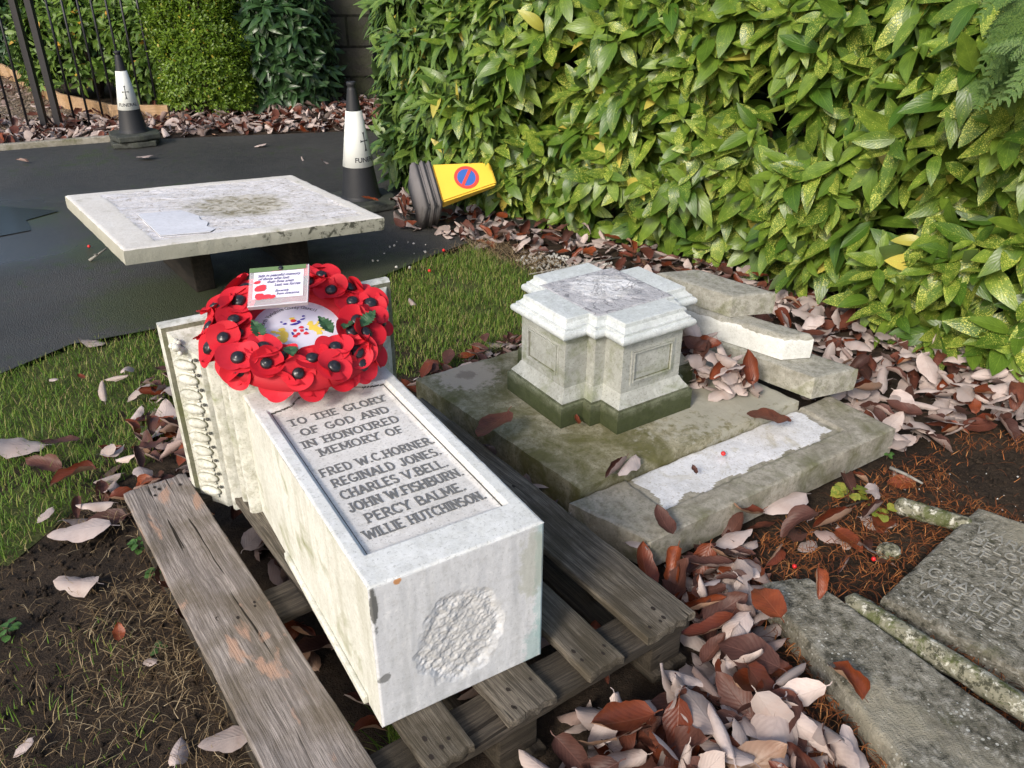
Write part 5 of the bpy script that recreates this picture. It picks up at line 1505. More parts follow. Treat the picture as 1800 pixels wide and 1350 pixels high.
# avoid standing things: the pedestal, the block, stones, posts
def blocked(x, y):
    q = Vector((x, y, 0)) - Vector((.294, 2.383, 0)); a, b_ = q.x * math.cos(R(33)) + q.y * math.sin(R(33)), -q.x * math.sin(R(33)) + q.y * math.cos(R(33))
    if (abs(a) < .30 and abs(b_) < .17) or (abs(b_) < .30 and abs(a) < .17) or (abs(a) < .2 and abs(b_) < .2): return True
    if inpoly([x], [y], [(.90, 2.27), (1.08, 2.33), (.82, 2.80), (.55, 2.80), (.42, 2.72), (.65, 2.50)])[0]: return True
    q = Vector((x, y, 0)) - P0; px_, py_ = q.dot(PX), q.dot(PY)
    if -.93 < px_ < .03 and -.06 < py_ < 1.19: return True
    if inpoly([x], [y], [(-.30, 2.42), (.18, 1.83), (.86, 2.268), (.55, 2.60), (.50, 2.30), (.30, 2.12), (-.03, 2.37), (.0, 2.60)])[0]: return True
    if inpoly([x], [y], [(.36, 1.62), (1.14, 2.14), (1.03, 2.32), (.17, 1.77)])[0]: return True
    if inpoly([x], [y], [(.84, .62), (1.17, .80), (.70, 1.52), (.60, 1.50)])[0]: return True
    if inpoly([x], [y], [(.88, 1.46), (1.62, .62), (2.25, 1.02), (1.25, 1.80)])[0]: return True
    return False
# (name, polygon, under-layer count, top-layer individuals, size, pile height, tilt, share pale / red-brown+orange / dark, label phrase)
REG = [
 ('heap_front', [(-.05, .96), (.14, 1.10), (.30, 1.20), (.44, 1.32), (.44, 1.50), (.42, 1.60), (.56, 1.66), (.585, 1.50), (.57, 1.35), (.60, 1.15), (.62, .92), (.62, .72), (.05, .70)], 360, 104, .120, .045, .5, (.72, .12, .16), 'in heap beside pallet end'),
 ('under_rail', [(.36, 1.42), (.28, 1.55), (.36, 1.60), (.60, 1.76), (.62, 1.5)], 60, 14, .11, .03, .5, (.30, .2, .5), 'between pallet and slab fragment'),
 ('stones_right', [(1.06, 2.40), (1.20, 2.16), (1.42, 2.18), (1.75, 2.32), (1.85, 2.60), (1.60, 2.90), (1.45, 3.35), (1.10, 3.50), (.75, 3.30), (.62, 2.95), (.95, 2.70)], 460, 84, .120, .045, .45, (.84, .07, .09), 'in drift between blocks and hedge'),
 ('gap', [(.60, 2.33), (.66, 2.27), (.765, 2.31), (.60, 2.49), (.52, 2.60), (.48, 2.58), (.56, 2.44)], 80, 22, .11, .10, .6, (.75, .1, .15), 'between pedestal and stone blocks'),
 ('left_pallet', [(-1.18, 1.80), (-1.25, 2.05), (-1.20, 2.35), (-1.32, 2.62), (-1.05, 2.75), (-.88, 2.35), (-.88, 1.95), (-1.03, 1.76)], 110, 30, .105, .03, .45, (.55, .15, .30), 'on grass beside the cornice'),
 ('behind_ped', [(-.42, 2.55), (-.30, 2.75), (.02, 3.05), (.25, 3.15), (.42, 3.05), (.30, 2.88), (-.02, 2.68), (-.28, 2.50)], 95, 14, .09, .015, .4, (.40, .25, .35), 'on lawn edge behind pedestal slab'),
 ('strip_mid', [(-.34, 2.40), (-.42, 2.30), (-.20, 1.98), (.08, 1.68), (.16, 1.74), (-.10, 2.12)], 90, 15, .11, .05, .45, (.35, .15, .50), 'between pallet and mossy slab'),
 ('hedge_foot', [(-.45, 4.25), (-.35, 4.75), (.25, 4.4), (.75, 4.05), (1.2, 3.8), (1.45, 3.35), (.95, 3.2), (.62, 3.55), (.38, 3.75), (.05, 4.02)], 330, 24, .11, .03, .4, (.80, .10, .10), 'under hedge beyond the lawn'),
 ('sign_left', [(-.62, 4.3), (-.72, 4.9), (-.50, 4.9), (-.48, 4.35)], 26, 5, .13, .06, .5, (.8, .1, .1), 'between yellow and upright cones'),
 ('right_soil', [(.56, 1.72), (.66, 1.56), (.95, 1.62), (1.14, 1.95), (1.20, 2.1), (.80, 1.88)], 18, 8, .095, .01, .35, (.5, .25, .25), 'on needles below slab fragment'),
]
POSE = ['cupped', 'curled', 'tightly curled', 'arched', 'bent', 'folded', 'rolled', 'crinkled', 'flat', 'humped', 'crumpled', 'slender']
under_V, stuffset = [], []
labels = {0: 'pale pinkish underside-up fallen leaf', 1: 'rusty orange-brown fallen leaf', 2: 'dark brown fallen leaf'}
def add_leaf(p, rot, sc, proto, mk_, lab, grp):
    o = bpy.data.objects.new('fallen_leaf', LM[proto * 3 + mk_])
    M4 = (rot @ Matrix.Diagonal((sc, sc, sc))).to_4x4(); M4.translation = Vector(p)
    o.matrix_world = M4; link(o)
    tag(o, lab, 'fallen leaf', grp)
    return o
for (nm, poly, nu_, ni, size, pile, tilt, shares, phrase) in REG:
    c_ = np.mean(np.array(poly), 0); ext = np.array(poly).std(0).mean() * 1.6
    def hp(x, y): return pile * max(0, 1 - (math.hypot(x - c_[0], y - c_[1]) / (ext * 1.7)) ** 2)
    pts = sample(poly, nu_ * 3, lr); kk = 0
    for x, y in pts:
        if nm not in ('gap', 'strip_mid', 'under_rail') and blocked(x, y): continue
        if kk >= nu_: break
        kk += 1
        mk_ = int(lr.choice(3, p=(shares[0] * .85, shares[1], shares[2] + shares[0] * .15)))
        down = lr.random() < (.86 if mk_ == 0 else .15)
        base = ground_z(x, y) if nm != 'gap' else .12
        z = base + .012 + hp(x, y) * lr.uniform(.0, .9)
        stuffset.append((x, y, z, leaf_rot(down, tilt * .6, lrr), size * lr.uniform(.65, 1.05), int(lr.integers(0, len(LT))), mk_))
    pts = sample(poly, ni * 6, lr); got = []
    for x, y in pts:
        if nm not in ('gap', 'strip_mid', 'under_rail') and blocked(x, y): continue
        if any((x - a) ** 2 + (y - b_) ** 2 < (size * .30) ** 2 for a, b_ in got): continue
        if len(got) >= ni: break
        got.append((x, y))
        mk_ = int(lr.choice(3, p=shares)); down = lr.random() < (.93 if mk_ == 0 else .12)
        if mk_ == 0 and not down: mk_ = 1 if lr.random() < .5 else 0
        sc = size * lr.uniform(.72, 1.15)
        base = ground_z(x, y) if nm != 'gap' else .12
        z = base + .03 + hp(x, y) * lr.uniform(.8, 1.25)
        if down: z += sc * .10
        pk = int(lr.integers(0, len(LT)))
        colr = ('pale pinkish', 'rusty brown', 'dark brown')[mk_] if (mk_ or down) else 'maroon'
        sz = 'large ' if sc > size * 1.02 else ('small ' if sc < size * .84 else '')
        P_ = np.array(poly); lo, hi = P_.min(0), P_.max(0); fx_, fy_ = (x - lo[0]) / (hi[0] - lo[0]), (y - lo[1]) / (hi[1] - lo[1])
        zone = ('near ' if fy_ < .34 else 'far ' if fy_ > .67 else 'middle ') + ('left' if fx_ < .34 else 'right' if fx_ > .67 else 'centre')
        lab = '%s%s %s leaf, %s, %s' % (sz, POSE[pk], colr, zone, phrase)
        add_leaf((x, y, z), leaf_rot(down, tilt, lrr), sc, pk, mk_, lab, 'fallen leaves ' + phrase)
# far drift beyond the path: counted only as a mass
far_poly = [(-4.6, 6.15), (-3.9, 6.4), (-3.0, 6.75), (-1.85, 6.95), (-1.0, 7.05), (-.75, 7.6), (-1.0, 8.6), (-2.0, 8.3), (-2.9, 7.7), (-3.3, 7.8), (-4.4, 7.4), (-5.2, 7.1)]
for x, y in sample(far_poly, 1500, lr):
    mk_ = int(lr.choice(3, p=(.68, .06, .26)))
    stuffset.append((x, y, .006 + lr.uniform(0, .05), leaf_rot(lr.random() < .7, .4, lrr), lr.uniform(.07, .13), int(lr.integers(0, len(LT))), mk_))
for x, y in sample([(-6, 7.0), (-4.4, 7.2), (-3.5, 7.8), (-4.4, 8.3), (-5.8, 10)], 260, lr):
    stuffset.append((x, y, .01 + lr.uniform(0, .02), leaf_rot(lr.random() < .6, .3, lrr), lr.uniform(.06, .10), int(lr.integers(0, len(LT))), 0 if lr.random() < .6 else 2))
# dark leaves fallen inside the pallet
for _ in range(120):
    a, b_ = lr.uniform(-.86, -.02), lr.uniform(.02, 1.12); q = P0 + PX * a + PY * b_
    stuffset.append((q.x, q.y, -.008 + lr.uniform(0, .03), leaf_rot(lr.random() < .4, .35, lrr), lr.uniform(.08, .12), int(lr.integers(0, len(LT))), int(lr.choice(3, p=(.25, .25, .5)))))
for mk_, (mn, lab) in enumerate((('dead', 'layer of pale and reddish dead leaves under the larger ones'), ('dead_orange', 'layer of rusty dead leaves under the larger ones'), ('dead_dark', 'layer of dark dead leaves under the larger ones'))):
    ss = [s_ for s_ in stuffset if s_[6] == mk_]
    Pn = np.array([s_[:3] for s_ in ss]); Rm = np.array([[list(r_) for r_ in s_[3]] for s_ in ss]); Sc = np.array([s_[4] for s_ in ss]); ch = np.array([s_[5] for s_ in ss])
    V, Fq, UV, rn = scatter(LT, ch, Pn, Rm, Sc, lr.random(len(ss)))
    o = mesh_np('leaf_litter', V, Fq, M[mn], uv=UV, rnd=rn); tag(o, lab, 'leaf litter', kind='stuff')
# single leaves one can point at: (u, v, z, size, prototype, material, underside up?, turn, tilt, label)
SING = [
 (143, 944, 0, .165, 8, 0, 1, 100, .05, 'long pale flat leaf on the soil just left of the pallet'),
 (20, 776, 0.035, .18, 3, 0, 1, 110, .1, 'pale leaf cut by the left edge of the photo on the grass'),
 (135, 1032, 0, .125, 10, 0, 1, 80, .25, 'pale twisted leaf lying alone on bare soil left of the pallet'),
 (212, 1122, 0, .045, 7, 1, 0, 20, .2, 'tiny orange leaf on the bare soil'),
 (262, 1165, 0, .055, 4, 0, 1, 60, .2, 'small tan curled leaf in the dead grass'),
 (400, 1312, 0, .105, 8, 0, 1, 105, .08, 'pale oval leaf at the bottom edge beside the pallet'),
 (318, 1322, 0, .085, 1, 0, 1, 10, .3, 'upright curled pale leaf at the bottom edge, left of the oval one'),
 (42, 1322, 0, .045, 0, 0, 1, 150, .1, 'small pale leaf in the bottom left corner'),
 (80, 826, .01, .115, 10, 2, 0, 80, .35, 'dull leaf with a white curled lobe on the lawn'),
 (130, 860, .01, .13, 5, 1, 0, 130, .3, 'red-brown folded leaf on the lawn left of the pallet'),
 (110, 790, .01, .11, 11, 2, 0, 120, .3, 'dark leaf sunk in the lawn'),
 (80, 912, .01, .06, 0, 0, 1, 160, .1, 'small greyish leaf at the lower lawn edge'),
 (185, 695, .03, .08, 2, 0, 1, 20, .5, 'pale leaf standing upright in the grass left of the cornice'),
 (225, 650, .03, .105, 1, 0, 1, 15, .5, 'broad pale leaf near the top of the grass beside the cornice'),
 (205, 668, .01, .09, 6, 0, 1, 95, .2, 'pale leaf lying below the broad one beside the cornice'),
 (240, 690, .03, .10, 4, 0, 1, 130, .3, 'grey-pink leaf over a red one beside the cornice'),
 (238, 735, .03, .085, 2, 0, 1, 170, .5, 'pale leaf with a red curled inside beside the carved cornice'),
 (160, 601, .006, .10, 3, 0, 1, 98, .05, 'grey leaf lying on the tarmac left of the cornice'),
 (95, 672, .01, .05, 0, 0, 1, 60, .2, 'small pale leaf at the tarmac edge of the lawn'),
 (145, 672, .01, .04, 7, 1, 0, 60, .2, 'small yellow-brown leaf near the tarmac edge'),
 (256, 280, .006, .13, 8, 0, 1, 90, .05, 'pale leaf on the tarmac in front of the railings cone'),
 (541, 281, .006, .14, 9, 0, 1, 85, .1, 'curled cream leaf on the tarmac left of the middle cone'),
 (580, 286, .006, .13, 3, 0, 1, 100, .1, 'second pale leaf on the tarmac nearest the middle cone'),
 (40, 288, .006, .09, 2, 2, 0, 90, .1, 'dark leaf on the tarmac near the left edge'),
 (457, 258, .006, .10, 0, 0, 1, 90, .1, 'thin pale leaf on the far side of the tarmac'),
 (725, 535, .0, .07, 2, 0, 1, 30, .3, 'lone pale leaf on the lawn behind the wreath'),
 (868, 760, .16, .165, 8, 0, 0, 150, .75, 'smooth dark red leaf at the left edge of the mossy slab'),
 (1345, 745, .125, .135, 8, 0, 0, 100, .25, 'smooth red-brown leaf across the joint of the two slabs'),
 (1012, 750, .125, .045, 4, 1, 0, 20, .5, 'tiny red leaf at the foot of the pedestal'),
 (1085, 838, .12, .12, 6, 2, 0, 150, .45, 'dark leaf standing in the joint at the slab corner'),
 (1100, 825, .13, .13, 2, 0, 1, 150, .5, 'narrow grey leaf standing upright in the slab joint'),
 (1218, 836, .10, .032, 7, 2, 0, 20, .2, 'small black crumpled leaf on the white sunk strip'),
 (1380, 745, .105, .038, 0, 0, 0, 30, .1, 'small green leaf beside the red-brown leaf on the slab'),
 (1375, 890, .02, .15, 0, 0, 1, 110, .15, 'large pale ribbed leaf on the soil below the grey slab fragment'),
 (1310, 920, .03, .125, 4, 1, 0, 120, .2, 'bright rusty leaf left of the large pale ribbed leaf'),
 (1435, 1040, .07, .075, 5, 1, 0, 170, .35, 'orange leaf resting on the top edge of the flat gravestone'),
 (1300, 1015, .02, .125, 8, 1, 0, 100, .12, 'flat orange leaf just above the corner of the flat gravestone'),
 (1345, 1075, .07, .11, 3, 1, 0, 20, .6, 'narrow orange leaf leaning on the left edge of the flat gravestone'),
 (1475, 1215, .03, .12, 5, 1, 0, 10, .5, 'orange-red twisted leaf beside the flat gravestone edge'),
 (1395, 950, .02, .12, 9, 2, 0, 100, .2, 'dark red folded leaf between the slab fragment and the gravestones'),
 (1460, 930, .02, .16, 6, 1, 0, 125, .15, 'long reddish leaf lying on the dark soil'),
 (1500, 1325, .02, .09, 10, 0, 1, 10, .4, 'pale torn leaf at the bottom edge beside the gravestone'),
 (1618, 755, .02, .10, 0, 0, 1, 20, .15, 'pale leaf below the hedge at the edge of the leaf drift'),
 (1565, 790, .01, .10, 8, 0, 1, 95, .08, 'flat pale leaf next to the corner of the grey slab fragment'),
 (1520, 700, .05, .19, 6, 1, 0, 130, .1, 'long shiny orange-brown leaf behind the grey slab fragment'),
 (1665, 770, .02, .12, 6, 1, 0, 130, .1, 'narrow rusty leaf on the needles below the hedge'),
 (1165, 935, .09, .10, 4, 2, 0, 20, .4, 'dark leaf at the near corner of the grey slab fragment'),
 (1120, 955, .05, .12, 0, 0, 1, 10, .45, 'grey-pink leaf leaning between pallet and slab fragment'),
 (1015, 858, .03, .12, 1, 0, 1, 100, .25, 'pale leaf tucked under the near corner of the mossy slab'),
 (955, 855, .03, .11, 0, 0, 1, 60, .35, 'grey leaf beside the one tucked under the mossy slab'),
 (650, 357, .075, .10, 0, 1, 0, 90, .1, 'orange leaf lying on the base of the middle cone'),
 (1060, 1250, .06, .14, 5, 0, 1, 110, .2, 'big grey-white leaf with torn edge near the pallet end'),
 (1090, 1290, .08, .15, 1, 1, 0, 115, .2, 'large rusty leaf on top of the heap at the pallet end'),
 (1225, 1250, .07, .14, 0, 0, 1, 20, .3, 'broad cream leaf in the middle of the near heap'),
 (1270, 1290, .08, .13, 6, 0, 1, 5, .4, 'narrow cream leaf rolled lengthwise near the bottom edge'),
 (1195, 1190, .07, .13, 9, 0, 1, 80, .4, 'arched cream leaf beside the pallet corner'),
 (1290, 1105, .07, .10, 7, 0, 1, 130, .35, 'notched cream leaf on dark ones right of the pallet'),
 (1285, 1145, .06, .12, 2, 0, 1, 155, .3, 'smooth lilac-pink leaf under the notched one'),
 (1300, 1225, .07, .12, 4, 1, 0, 130, .25, 'pointed orange-pink leaf in the near heap'),
 (1355, 1300, .05, .16, 10, 0, 1, 150, .2, 'long grey leaf at the bottom edge of the heap'),
]
for (u_, v_, z, sc, pr_, mk_, dn, turn, tl, lab) in SING:
    p = at(u_, v_, z)
    dz = .012 + (.10 * sc if dn else .004)
    if sc > .06 and pr_ == 8: dz += .004
    rot = Matrix.Rotation(R(turn), 3, 'Z') @ Matrix.Rotation(lrr.normal(0, tl * .6), 3, 'X') @ Matrix.Rotation(lrr.normal(tl * .5, tl * .5), 3, 'Y') @ Matrix.Rotation(math.pi if dn else 0, 3, 'Y')
    add_leaf((p.x, p.y, z + dz), rot, sc, pr_, mk_, lab, None)

# ---------------------------------------------------------------- poppy wreath
WC = BL.copy(); WC.z = 0; WC = WC + EX * .158 + AY * .800; WC.z = .572
tt = R(19); wy = (AY * math.cos(tt) + Vector((0, 0, math.sin(tt)))).normalized(); wz = EX.cross(wy).normalized()
WM = Matrix((EX, wy, wz)).transposed().to_4x4(); WM.translation = WC; WM = WM @ Matrix.Diagonal((.93, .90, .93, 1))
wr = empty('poppy_wreath'); wr.matrix_world = WM; wr.scale = (.93, .90, .93)
tag(wr, 'round wreath of red paper poppies leaning on the end of the marble block', 'wreath')
bm = bmesh.new()
prof2 = [(.105 + .0, .0), (.21, -.004), (.222, .008), (.205, .030), (.165, .042), (.125, .032), (.105, .010)]
rings = []
for k in range(48):
    a = 2 * math.pi * k / 48; rings.append([bm.verts.new((r_ * math.cos(a), r_ * math.sin(a), z)) for r_, z in prof2])
for k in range(48):
    A, B = rings[k], rings[(k + 1) % 48]
    for j in range(len(prof2)): bm.faces.new([A[j], B[j], B[(j + 1) % len(prof2)], A[(j + 1) % len(prof2)]]).smooth = True
bmesh.ops.recalc_face_normals(bm, faces=bm.faces[:])
from_bm('ring_base', bm, M['wreath_base'], wr)
def poppy_mesh(seed):
    rs = random.Random(seed); bm = bmesh.new()
    for lay in range(2):
        a0 = lay * math.pi / 2 + rs.uniform(-.25, .25); n = 40; rn_ = 6; cup = rs.uniform(.08, .36); skew = rs.uniform(-.5, .5); ph = rs.uniform(0, 6)
        c = bm.verts.new((0, 0, .001 - lay * .0015)); prev = None; ringsv = []
        for k in range(n):
            a = 2 * math.pi * k / n
            lob = .66 + .34 * abs(math.cos(a)) ** .8 if True else 1
            row = []
            for j in range(1, rn_ + 1):
                f = j / rn_; rad = .056 * lob * f * (.93 if lay else 1.0)
                z = .001 - lay * .0015 + rad * cup * f + .006 * f * f * math.sin(2 * a + ph) + .004 * f * f * math.sin(3 * a + ph * 2) + skew * .01 * f * math.cos(a)
                row.append(bm.verts.new((rad * math.cos(a + a0), rad * math.sin(a + a0), z)))
            ringsv.append(row)
        for k in range(n):
            A, B = ringsv[k], ringsv[(k + 1) % n]
            bm.faces.new([c, A[0], B[0]]).smooth = True
            for j in range(rn_ - 1): bm.faces.new([A[j], A[j + 1], B[j + 1], B[j]]).smooth = True
    me = bpy.data.meshes.new('poppy'); bm.to_mesh(me); bm.free(); me.materials.append(M['poppy']); return me
bm = bmesh.new(); lathe(bm, [(.0185, 0), (.0190, .004), (.0172, .0095), (.012, .0130), (.0075, .0130), (.006, .015), (.0, .0158)], 20)
eye = bpy.data.meshes.new('poppy_eye'); bmesh.ops.remove_doubles(bm, verts=bm.verts, dist=1e-5); bm.to_mesh(eye); bm.free(); eye.materials.append(M['poppy_eye'])
PM = [poppy_mesh(s) for s in range(8)]
pr2 = np.random.default_rng(55)
ringdef = [(.208, 18, .014, 52, 0.0), (.186, 16, .046, 26, .2), (.150, 14, .050, 2, .35)]
for (rad, cnt, z, outt, ph) in ringdef:
    for k in range(cnt):
        a = 2 * math.pi * (k + ph) / cnt + pr2.normal(0, .06)
        rr0 = rad + pr2.normal(0, .007)
        n_ = Vector((math.cos(a) * math.sin(R(outt)), math.sin(a) * math.sin(R(outt)), math.cos(R(outt)))) + Vector((pr2.normal(0, .16), pr2.normal(0, .16), 0))
        q = n_.normalized().to_track_quat('Z', 'Y').to_matrix().to_4x4() @ Matrix.Rotation(pr2.uniform(0, 6.28), 4, 'Z')
        scl = pr2.uniform(.78, .96) * (.9 if rad < .14 else 1)
        o = bpy.data.objects.new('poppy', PM[int(pr2.integers(0, 8))]); link(o); o.parent = wr
        Mx = q @ Matrix.Diagonal((scl, scl, scl, 1)); Mx.translation = Vector((rr0 * math.cos(a), rr0 * math.sin(a), z + pr2.normal(0, .005))); o.matrix_local = Mx
        c_ = bpy.data.objects.new('poppy_centre', eye); link(c_); c_.parent = o
        c_.matrix_local = Matrix.Translation((pr2.normal(0, .002), pr2.normal(0, .002), .002))
def fern_mesh():
    bm = bmesh.new(); n = 14; L = .060
    mid = [bm.verts.new((0, L * k / n, .003 * math.sin(k))) for k in range(n + 1)]
    for sgn in (-1, 1):
        pv = mid[0]
        edge = []
        for k in range(n + 1):
            t = k / n; w_ = .020 * math.sin(math.pi * min(1, t ** .8)) * (1.0 if k % 2 else .72); edge.append(bm.verts.new((sgn * w_, L * t + .002 * (k % 2), .006 * (w_ / .02))))
        for k in range(n):
            f = [mid[k], mid[k + 1], edge[k + 1], edge[k]]; bm.faces.new(f if sgn < 0 else f[::-1])
    me = bpy.data.meshes.new('paper_leaf'); bm.to_mesh(me); bm.free(); me.materials.append(M['fern']); return me
FM = fern_mesh()
for (a, rad, tn, z) in ((-150, .120, 10, .062), (-118, .115, 170, .058), (-60, .115, 20, .066), (-38, .165, -60, .068), (-25, .125, 150, .056)):
    o = bpy.data.objects.new('green_leaf', FM); link(o); o.parent = wr
    o.matrix_local = Matrix.Translation((rad * math.cos(R(a)), rad * math.sin(R(a)), z)) @ Matrix.Rotation(R(tn), 4, 'Z') @ Matrix.Rotation(R(18), 4, 'X')
bm = bmesh.new(); lathe(bm, [(.128, .014), (.128, .0165)], 48); cd = from_bm('centre_disc', bm, M['white_card'], wr)
# printed ring of text and coat of arms on the disc
txt = 'North Yorkshire County Council'; bm = bmesh.new()
span = R(112); 
for k, ch in enumerate(txt):
    if ch == ' ': continue
    t = font_mesh(ch, .0165, .0001); a = math.pi / 2 + span / 2 - span * k / (len(txt) - 1) + R(6)
    M4 = Matrix.Translation((.083 * math.cos(a), .083 * math.sin(a) - .004, .0172)) @ Matrix.Rotation(a - math.pi / 2, 4, 'Z')
    put(t, M4, bm); t.free()
from_bm('arc_lettering', bm, M['print'], cd)
def blob(bm, cx_, cy_, rx, ry, z, n=10, rot=0, wob=.25, seed=0):
    rs = random.Random(seed); vs = []
    for k in range(n):
        a = 2 * math.pi * k / n; w_ = 1 + rs.uniform(-wob, wob); x, y = rx * w_ * math.cos(a), ry * w_ * math.sin(a)
        vs.append(bm.verts.new((cx_ + x * math.cos(rot) - y * math.sin(rot), cy_ + x * math.sin(rot) + y * math.cos(rot), z)))
    bm.faces.new(vs)
bm = bmesh.new()
for sgn in (-1, 1):
    for k, (x, y, a, b_) in enumerate(((.040, -.008, .011, .013), (.036, .014, .009, .008), (.050, .004, .008, .005), (.046, -.026, .008, .010), (.056, -.016, .005, .010), (.060, .012, .006, .005))):
        blob(bm, sgn * x, y - .006, a, b_, .0173 + k * .00005, 11, .4 * sgn, .35, k + 5 * sgn)
blob(bm, 0, .040, .008, .006, .0173, 9, 0, .3, 3)
from_bm('crest_supporters', bm, M['crest_gold'], cd)
bm = bmesh.new(); blob(bm, 0, .032, .009, .006, .0176, 8, 0, .2, 4)
for x, y in ((-.008, -.006), (.008, -.012), (-.004, -.022), (.010, .0), (-.014, -.028), (.015, -.026)): blob(bm, x, y, .0065, .006, .0177, 7, .5, .3, int(x * 999))
from_bm('crest_shield', bm, M['crest_red'], cd)
bm = bmesh.new()
for k, (x, y, a, b_) in enumerate(((0, .018, .014, .004), (-.024, .026, .006, .003), (.024, .030, .006, .003), (.012, .024, .005, .004), (-.030, .036, .004, .003), (.030, .040, .004, .003), (-.018, -.016, .003, .006), (.020, -.012, .004, .004))):
    blob(bm, x, y, a, b_, .0178 + k * .00004, 8, 0, .3, k)
from_bm('crest_mantling', bm, M['crest_blue'], cd)
# message card in its clear sleeve, propped on the poppies
card = empty('message_card'); card.parent = wr
pcd = at(490, 503, .700)
lc = WM.inverted() @ Vector((pcd.x, pcd.y, .700))
view = (Vector((0, 0, HC)) - Vector(pcd)).normalized()
nz = (Vector((-.02, -.62, .78))).normalized(); nx_ = Vector((1, .10, 0)); nx_ = (nx_ - nz * nx_.dot(nz)).normalized(); ny_ = nz.cross(nx_)
CMw = Matrix((nx_, ny_, nz)).transposed().to_4x4(); CMw.translation = Vector(pcd)
card.matrix_local = WM.inverted() @ CMw
card['label'] = 'handwritten card in a clear plastic sleeve'
cw, ch_ = .068, .050
bm = bmesh.new(); add_box(bm, -cw + .010, cw - .012, -ch_ + .020, ch_ - .011, .0008, .0016); from_bm('paper', bm, M['white_card'], card)
bm = bmesh.new(); add_box(bm, -cw, cw, -ch_, ch_, -.0022, -.0012); from_bm('sleeve_back', bm, M['clear'], card)
bm = bmesh.new(); add_box(bm, -cw, cw, -ch_, ch_, .0030, .0036)
from_bm('clear_sleeve', bm, M['clear'], card)
bm = bmesh.new(); add_box(bm, -cw, cw, -ch_, -ch_ + .003, -.010, .0028); add_box(bm, cw - .002, cw, -ch_ + .003, ch_, -.006, .0028); from_bm('sleeve_rim', bm, M['clear2'], card)
bm = bmesh.new(); add_box(bm, -cw, cw - .006, ch_ - .011, ch_, .0037, .0046); from_bm('green_strip', bm, M['strip_green'], card)
bm = bmesh.new(); lathe(bm, [(.0055, 0), (.0055, .002), (.003, .004)], 14); from_bm('pin', bm, M['poppy_eye'], card, matrix=Matrix.Translation((.004, ch_ - .006, .0047)))
bm = bmesh.new()
for k, (t, x, y, s_) in enumerate((('Safe in peaceful memory', .0, .028, .0098), ('of those who lost', -.012, .0195, .0098), ('their lives again', .004, .011, .0098), ('Lest we forget', .020, .002, .0100), ('Sincerely', .008, -.013, .0085), ('from everyone', .022, -.021, .0085))):
    f_ = font_mesh(t, s_, .0002)
    for v in f_.verts: v.co.x += v.co.y * .3
    put(f_, Matrix.Translation((x, y - .003, .0039)), bm); f_.free()
from_bm('handwriting', bm, M['pen'], card)
bm = bmesh.new()
for k, (x, y, a, b_) in enumerate(((-.049, .012, .008, .004), (-.040, -.004, .014, .009), (-.042, -.025, .010, .009), (-.026, -.027, .012, .006), (-.012, -.028, .008, .005))): blob(bm, x, y, a, b_, .0038 + k * .00005, 12, .2, .12, k)
from_bm('printed_poppies', bm, M['crest_red'], card)

# ---------------------------------------------------------------- small things
def twig(pts, r0, lab, mat='twig'):
    pts = [Vector(p) for p in pts]; o_ = Vector((pts[0].x, pts[0].y, 0)); bm = bmesh.new()
    add_tube(bm, [p - o_ for p in pts], [r0 * (1 - .5 * k / (len(pts) - 1)) for k in range(len(pts))], 6)
    for k in range(1, len(pts) - 1):
        e_ = pts[k] - o_; add_tube(bm, [e_, e_ + Vector((random.uniform(-.03, .03), random.uniform(-.03, .03), .006))], [r0 * .6, r0 * .3], 5)
    o = from_bm('twig', bm, M[mat], smooth=True); o.location = o_
    return tag(o, lab, 'twig')
a, b_ = at(157, 458, .01), at(188, 436, .05); twig([a, (a + b_) / 2, b_], .007, 'grey stick poking out from under the left side of the raised slab', 'twig_grey')
a, b_ = at(1565, 822, .02), at(1622, 850, .02); twig([a, (a + b_) / 2 + Vector((0, 0, .003)), b_], .006, 'short grey stick on the orange needles', 'twig_grey')
a, b_ = at(1090, 452, .02), at(930, 482, .02); twig([a, (a + b_) / 2, b_], .004, 'pale straight twig on soil behind the pedestal', 'twig_grey')
a, b_ = at(1520, 880, .03), at(1440, 915, .03); twig([a, (a + b_) / 2 + Vector((0, 0, .01)), b_], .003, 'thin brown twig beside the yellow green weed')
for u_, v_, z, r0, lab in ((1271, 800, .10, .007, 'red berry on the white sunk strip of the slab'), (157, 435, .01, .008, 'red berry on the tarmac left of the raised slab'), (755, 478, .01, .008, 'red berry at the lawn edge behind the wreath'),
                           (1535, 985, .02, .006, 'red berry by the lichen covered fragment'), (1396, 998, .02, .006, 'red berry above the flat gravestone corner'), (780, 442, .01, .008, 'red berry near the fallen yellow cone')):
    p = at(u_, v_, z); bm = bmesh.new(); bmesh.ops.create_uvsphere(bm, u_segments=12, v_segments=8, radius=r0)
    o = from_bm('berry', bm, M['berry'], smooth=True); o.location = (p.x, p.y, z + r0 * .8); tag(o, lab, 'berry')
# loose white grit behind the lawn and on the tarmac
Vg, Fgr = [], []; oo = 0
tb = bmesh.new(); bmesh.ops.create_icosphere(tb, subdivisions=1, radius=1.0); tv = np.array([v.co[:] for v in tb.verts]); tf = np.array([[v.index for v in f.verts] for f in tb.faces]); tb.free()
def grit(poly, n, lo, hi, z):
    global oo
    for x, y in sample(poly, n, lr):
        s_ = lr.uniform(lo, hi); v = tv * s_ * lr.uniform(.6, 1.2, (1, 3)) * (1 + .25 * lr.normal(0, 1, (len(tv), 1)) * .5); Vg.append(v + [x, y, z + s_ * .3]); Fgr.append(tf + oo); oo += len(tv)
grit([(.02, 3.92), (.12, 4.05), (.55, 3.85), (.62, 3.55), (.40, 3.30), (.25, 3.55)], 900, .003, .011, -.012)
grit([(-.75, 3.8), (-.55, 4.3), (-.3, 4.15), (-.5, 3.75)], 14, .004, .009, .004)
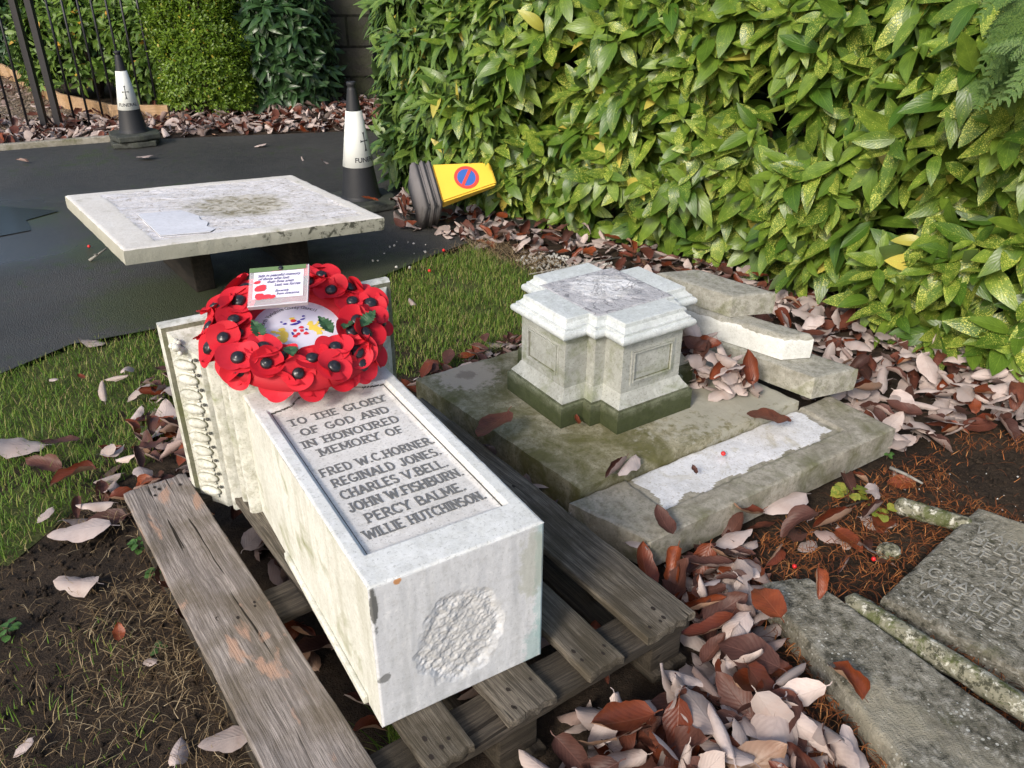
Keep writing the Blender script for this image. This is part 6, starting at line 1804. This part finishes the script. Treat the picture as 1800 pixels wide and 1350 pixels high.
grit([(1.2, 2.1), (1.9, 2.15), (1.9, 1.7), (1.15, 1.85)], 50, .001, .003, -.016)
o = mesh_np('grit', np.concatenate(Vg), np.concatenate(Fgr), M['pebble'], smooth=False); tag(o, 'scattered pale grit on the soil by the hedge and on the tarmac', 'grit', kind='stuff')
Vg, Fgr, oo = [], [], 0
grit(soil_left, 1500, .002, .008, -.018); grit([(.05, 4.0), (.9, 3.7), (1.0, 3.3), (.45, 3.1), (.2, 3.5)], 1500, .003, .012, -.014)
grit([(1.1, 2.1), (2.2, 2.3), (2.0, 1.5), (1.3, 1.85)], 1200, .002, .006, -.016)
o = mesh_np('soil_crumbs', np.concatenate(Vg), np.concatenate(Fgr), M['soil'], smooth=False); tag(o, 'dark crumbs of earth lying on the bare soil', 'soil crumbs', kind='stuff')

def weed(u_, v_, n, size, mat, lab, seed, hh=.03, catg='weed'):
    r_ = np.random.default_rng(seed); p = at(u_, v_, .0); root = empty('weed_plant', (p.x, p.y, -.01)); tag(root, lab, catg)
    tm = [leaf_template(5, 5, .85, .2, .12, .7, wave=.03)]
    a = r_.uniform(0, 6.28, n); q = np.column_stack([np.cos(a) * .2, np.sin(a) * .2, np.zeros(n)]) * r_.uniform(.1, 1, (n, 1)) * size * 6 * .5
    q[:, 2] = hh * r_.uniform(.4, 1.1, n)
    Y = np.column_stack([np.cos(a), np.sin(a), np.full(n, .12)]); Z = np.column_stack([r_.normal(0, .25, n), r_.normal(0, .25, n), np.ones(n)])
    V, Fq, UV, rn = scatter(tm, np.zeros(n, int), q, basis(Y, Z), size * r_.uniform(.6, 1.1, n), r_.random(n))
    mesh_np('leaves', V, Fq, mat, root, uv=UV, rnd=rn)
    bm = bmesh.new()
    for qq in q[::2]: add_tube(bm, [(0, 0, -.01), tuple(qq * .6), tuple(qq)], [.0016, .0014, .001], 5)
    from_bm('stalk', bm, M['twig'], root, smooth=True)
weed(1490, 880, 12, .042, M['weed'], 'yellowing strawberry like weed on the needles below the slab fragment', 1, .05)
weed(1545, 912, 9, .036, M['weed'], 'second yellow weed rosette, the one nearer the small lichened fragment', 2, .035)
weed(245, 965, 16, .020, M['weed_green'], 'small green weed beside the left pallet board', 3, .03)
weed(275, 1010, 12, .018, M['weed_green'], 'lower small green weed beside the pallet block', 4, .025)
weed(14, 1112, 14, .022, M['weed_green'], 'green weed on bare soil at the left edge of the photo', 5, .03)
weed(283, 1140, 8, .016, M['weed_green'], 'tiny green seedling in the dead grass', 6, .02)
weed(1560, 800, 8, .016, M['weed_green'], 'tiny green seedling at the corner of the slab fragment', 7, .02)
# grass tuft at the near corner of the block
p = at(700, 1310, .02); n = 60; Pt = np.column_stack([rng.normal(0, .012, n), rng.normal(0, .012, n), np.zeros(n)])
V, Fb, rn = blades(Pt, .06, .15, .0035, 1.2, rng, 5, .3, .85)
o = mesh_np('grass_tuft', V, Fb, M['grass'], rnd=rn); o.location = (p.x, p.y, 0); tag(o, 'tuft of long grass growing up between pallet boards at the near corner of the block', 'grass tuft')
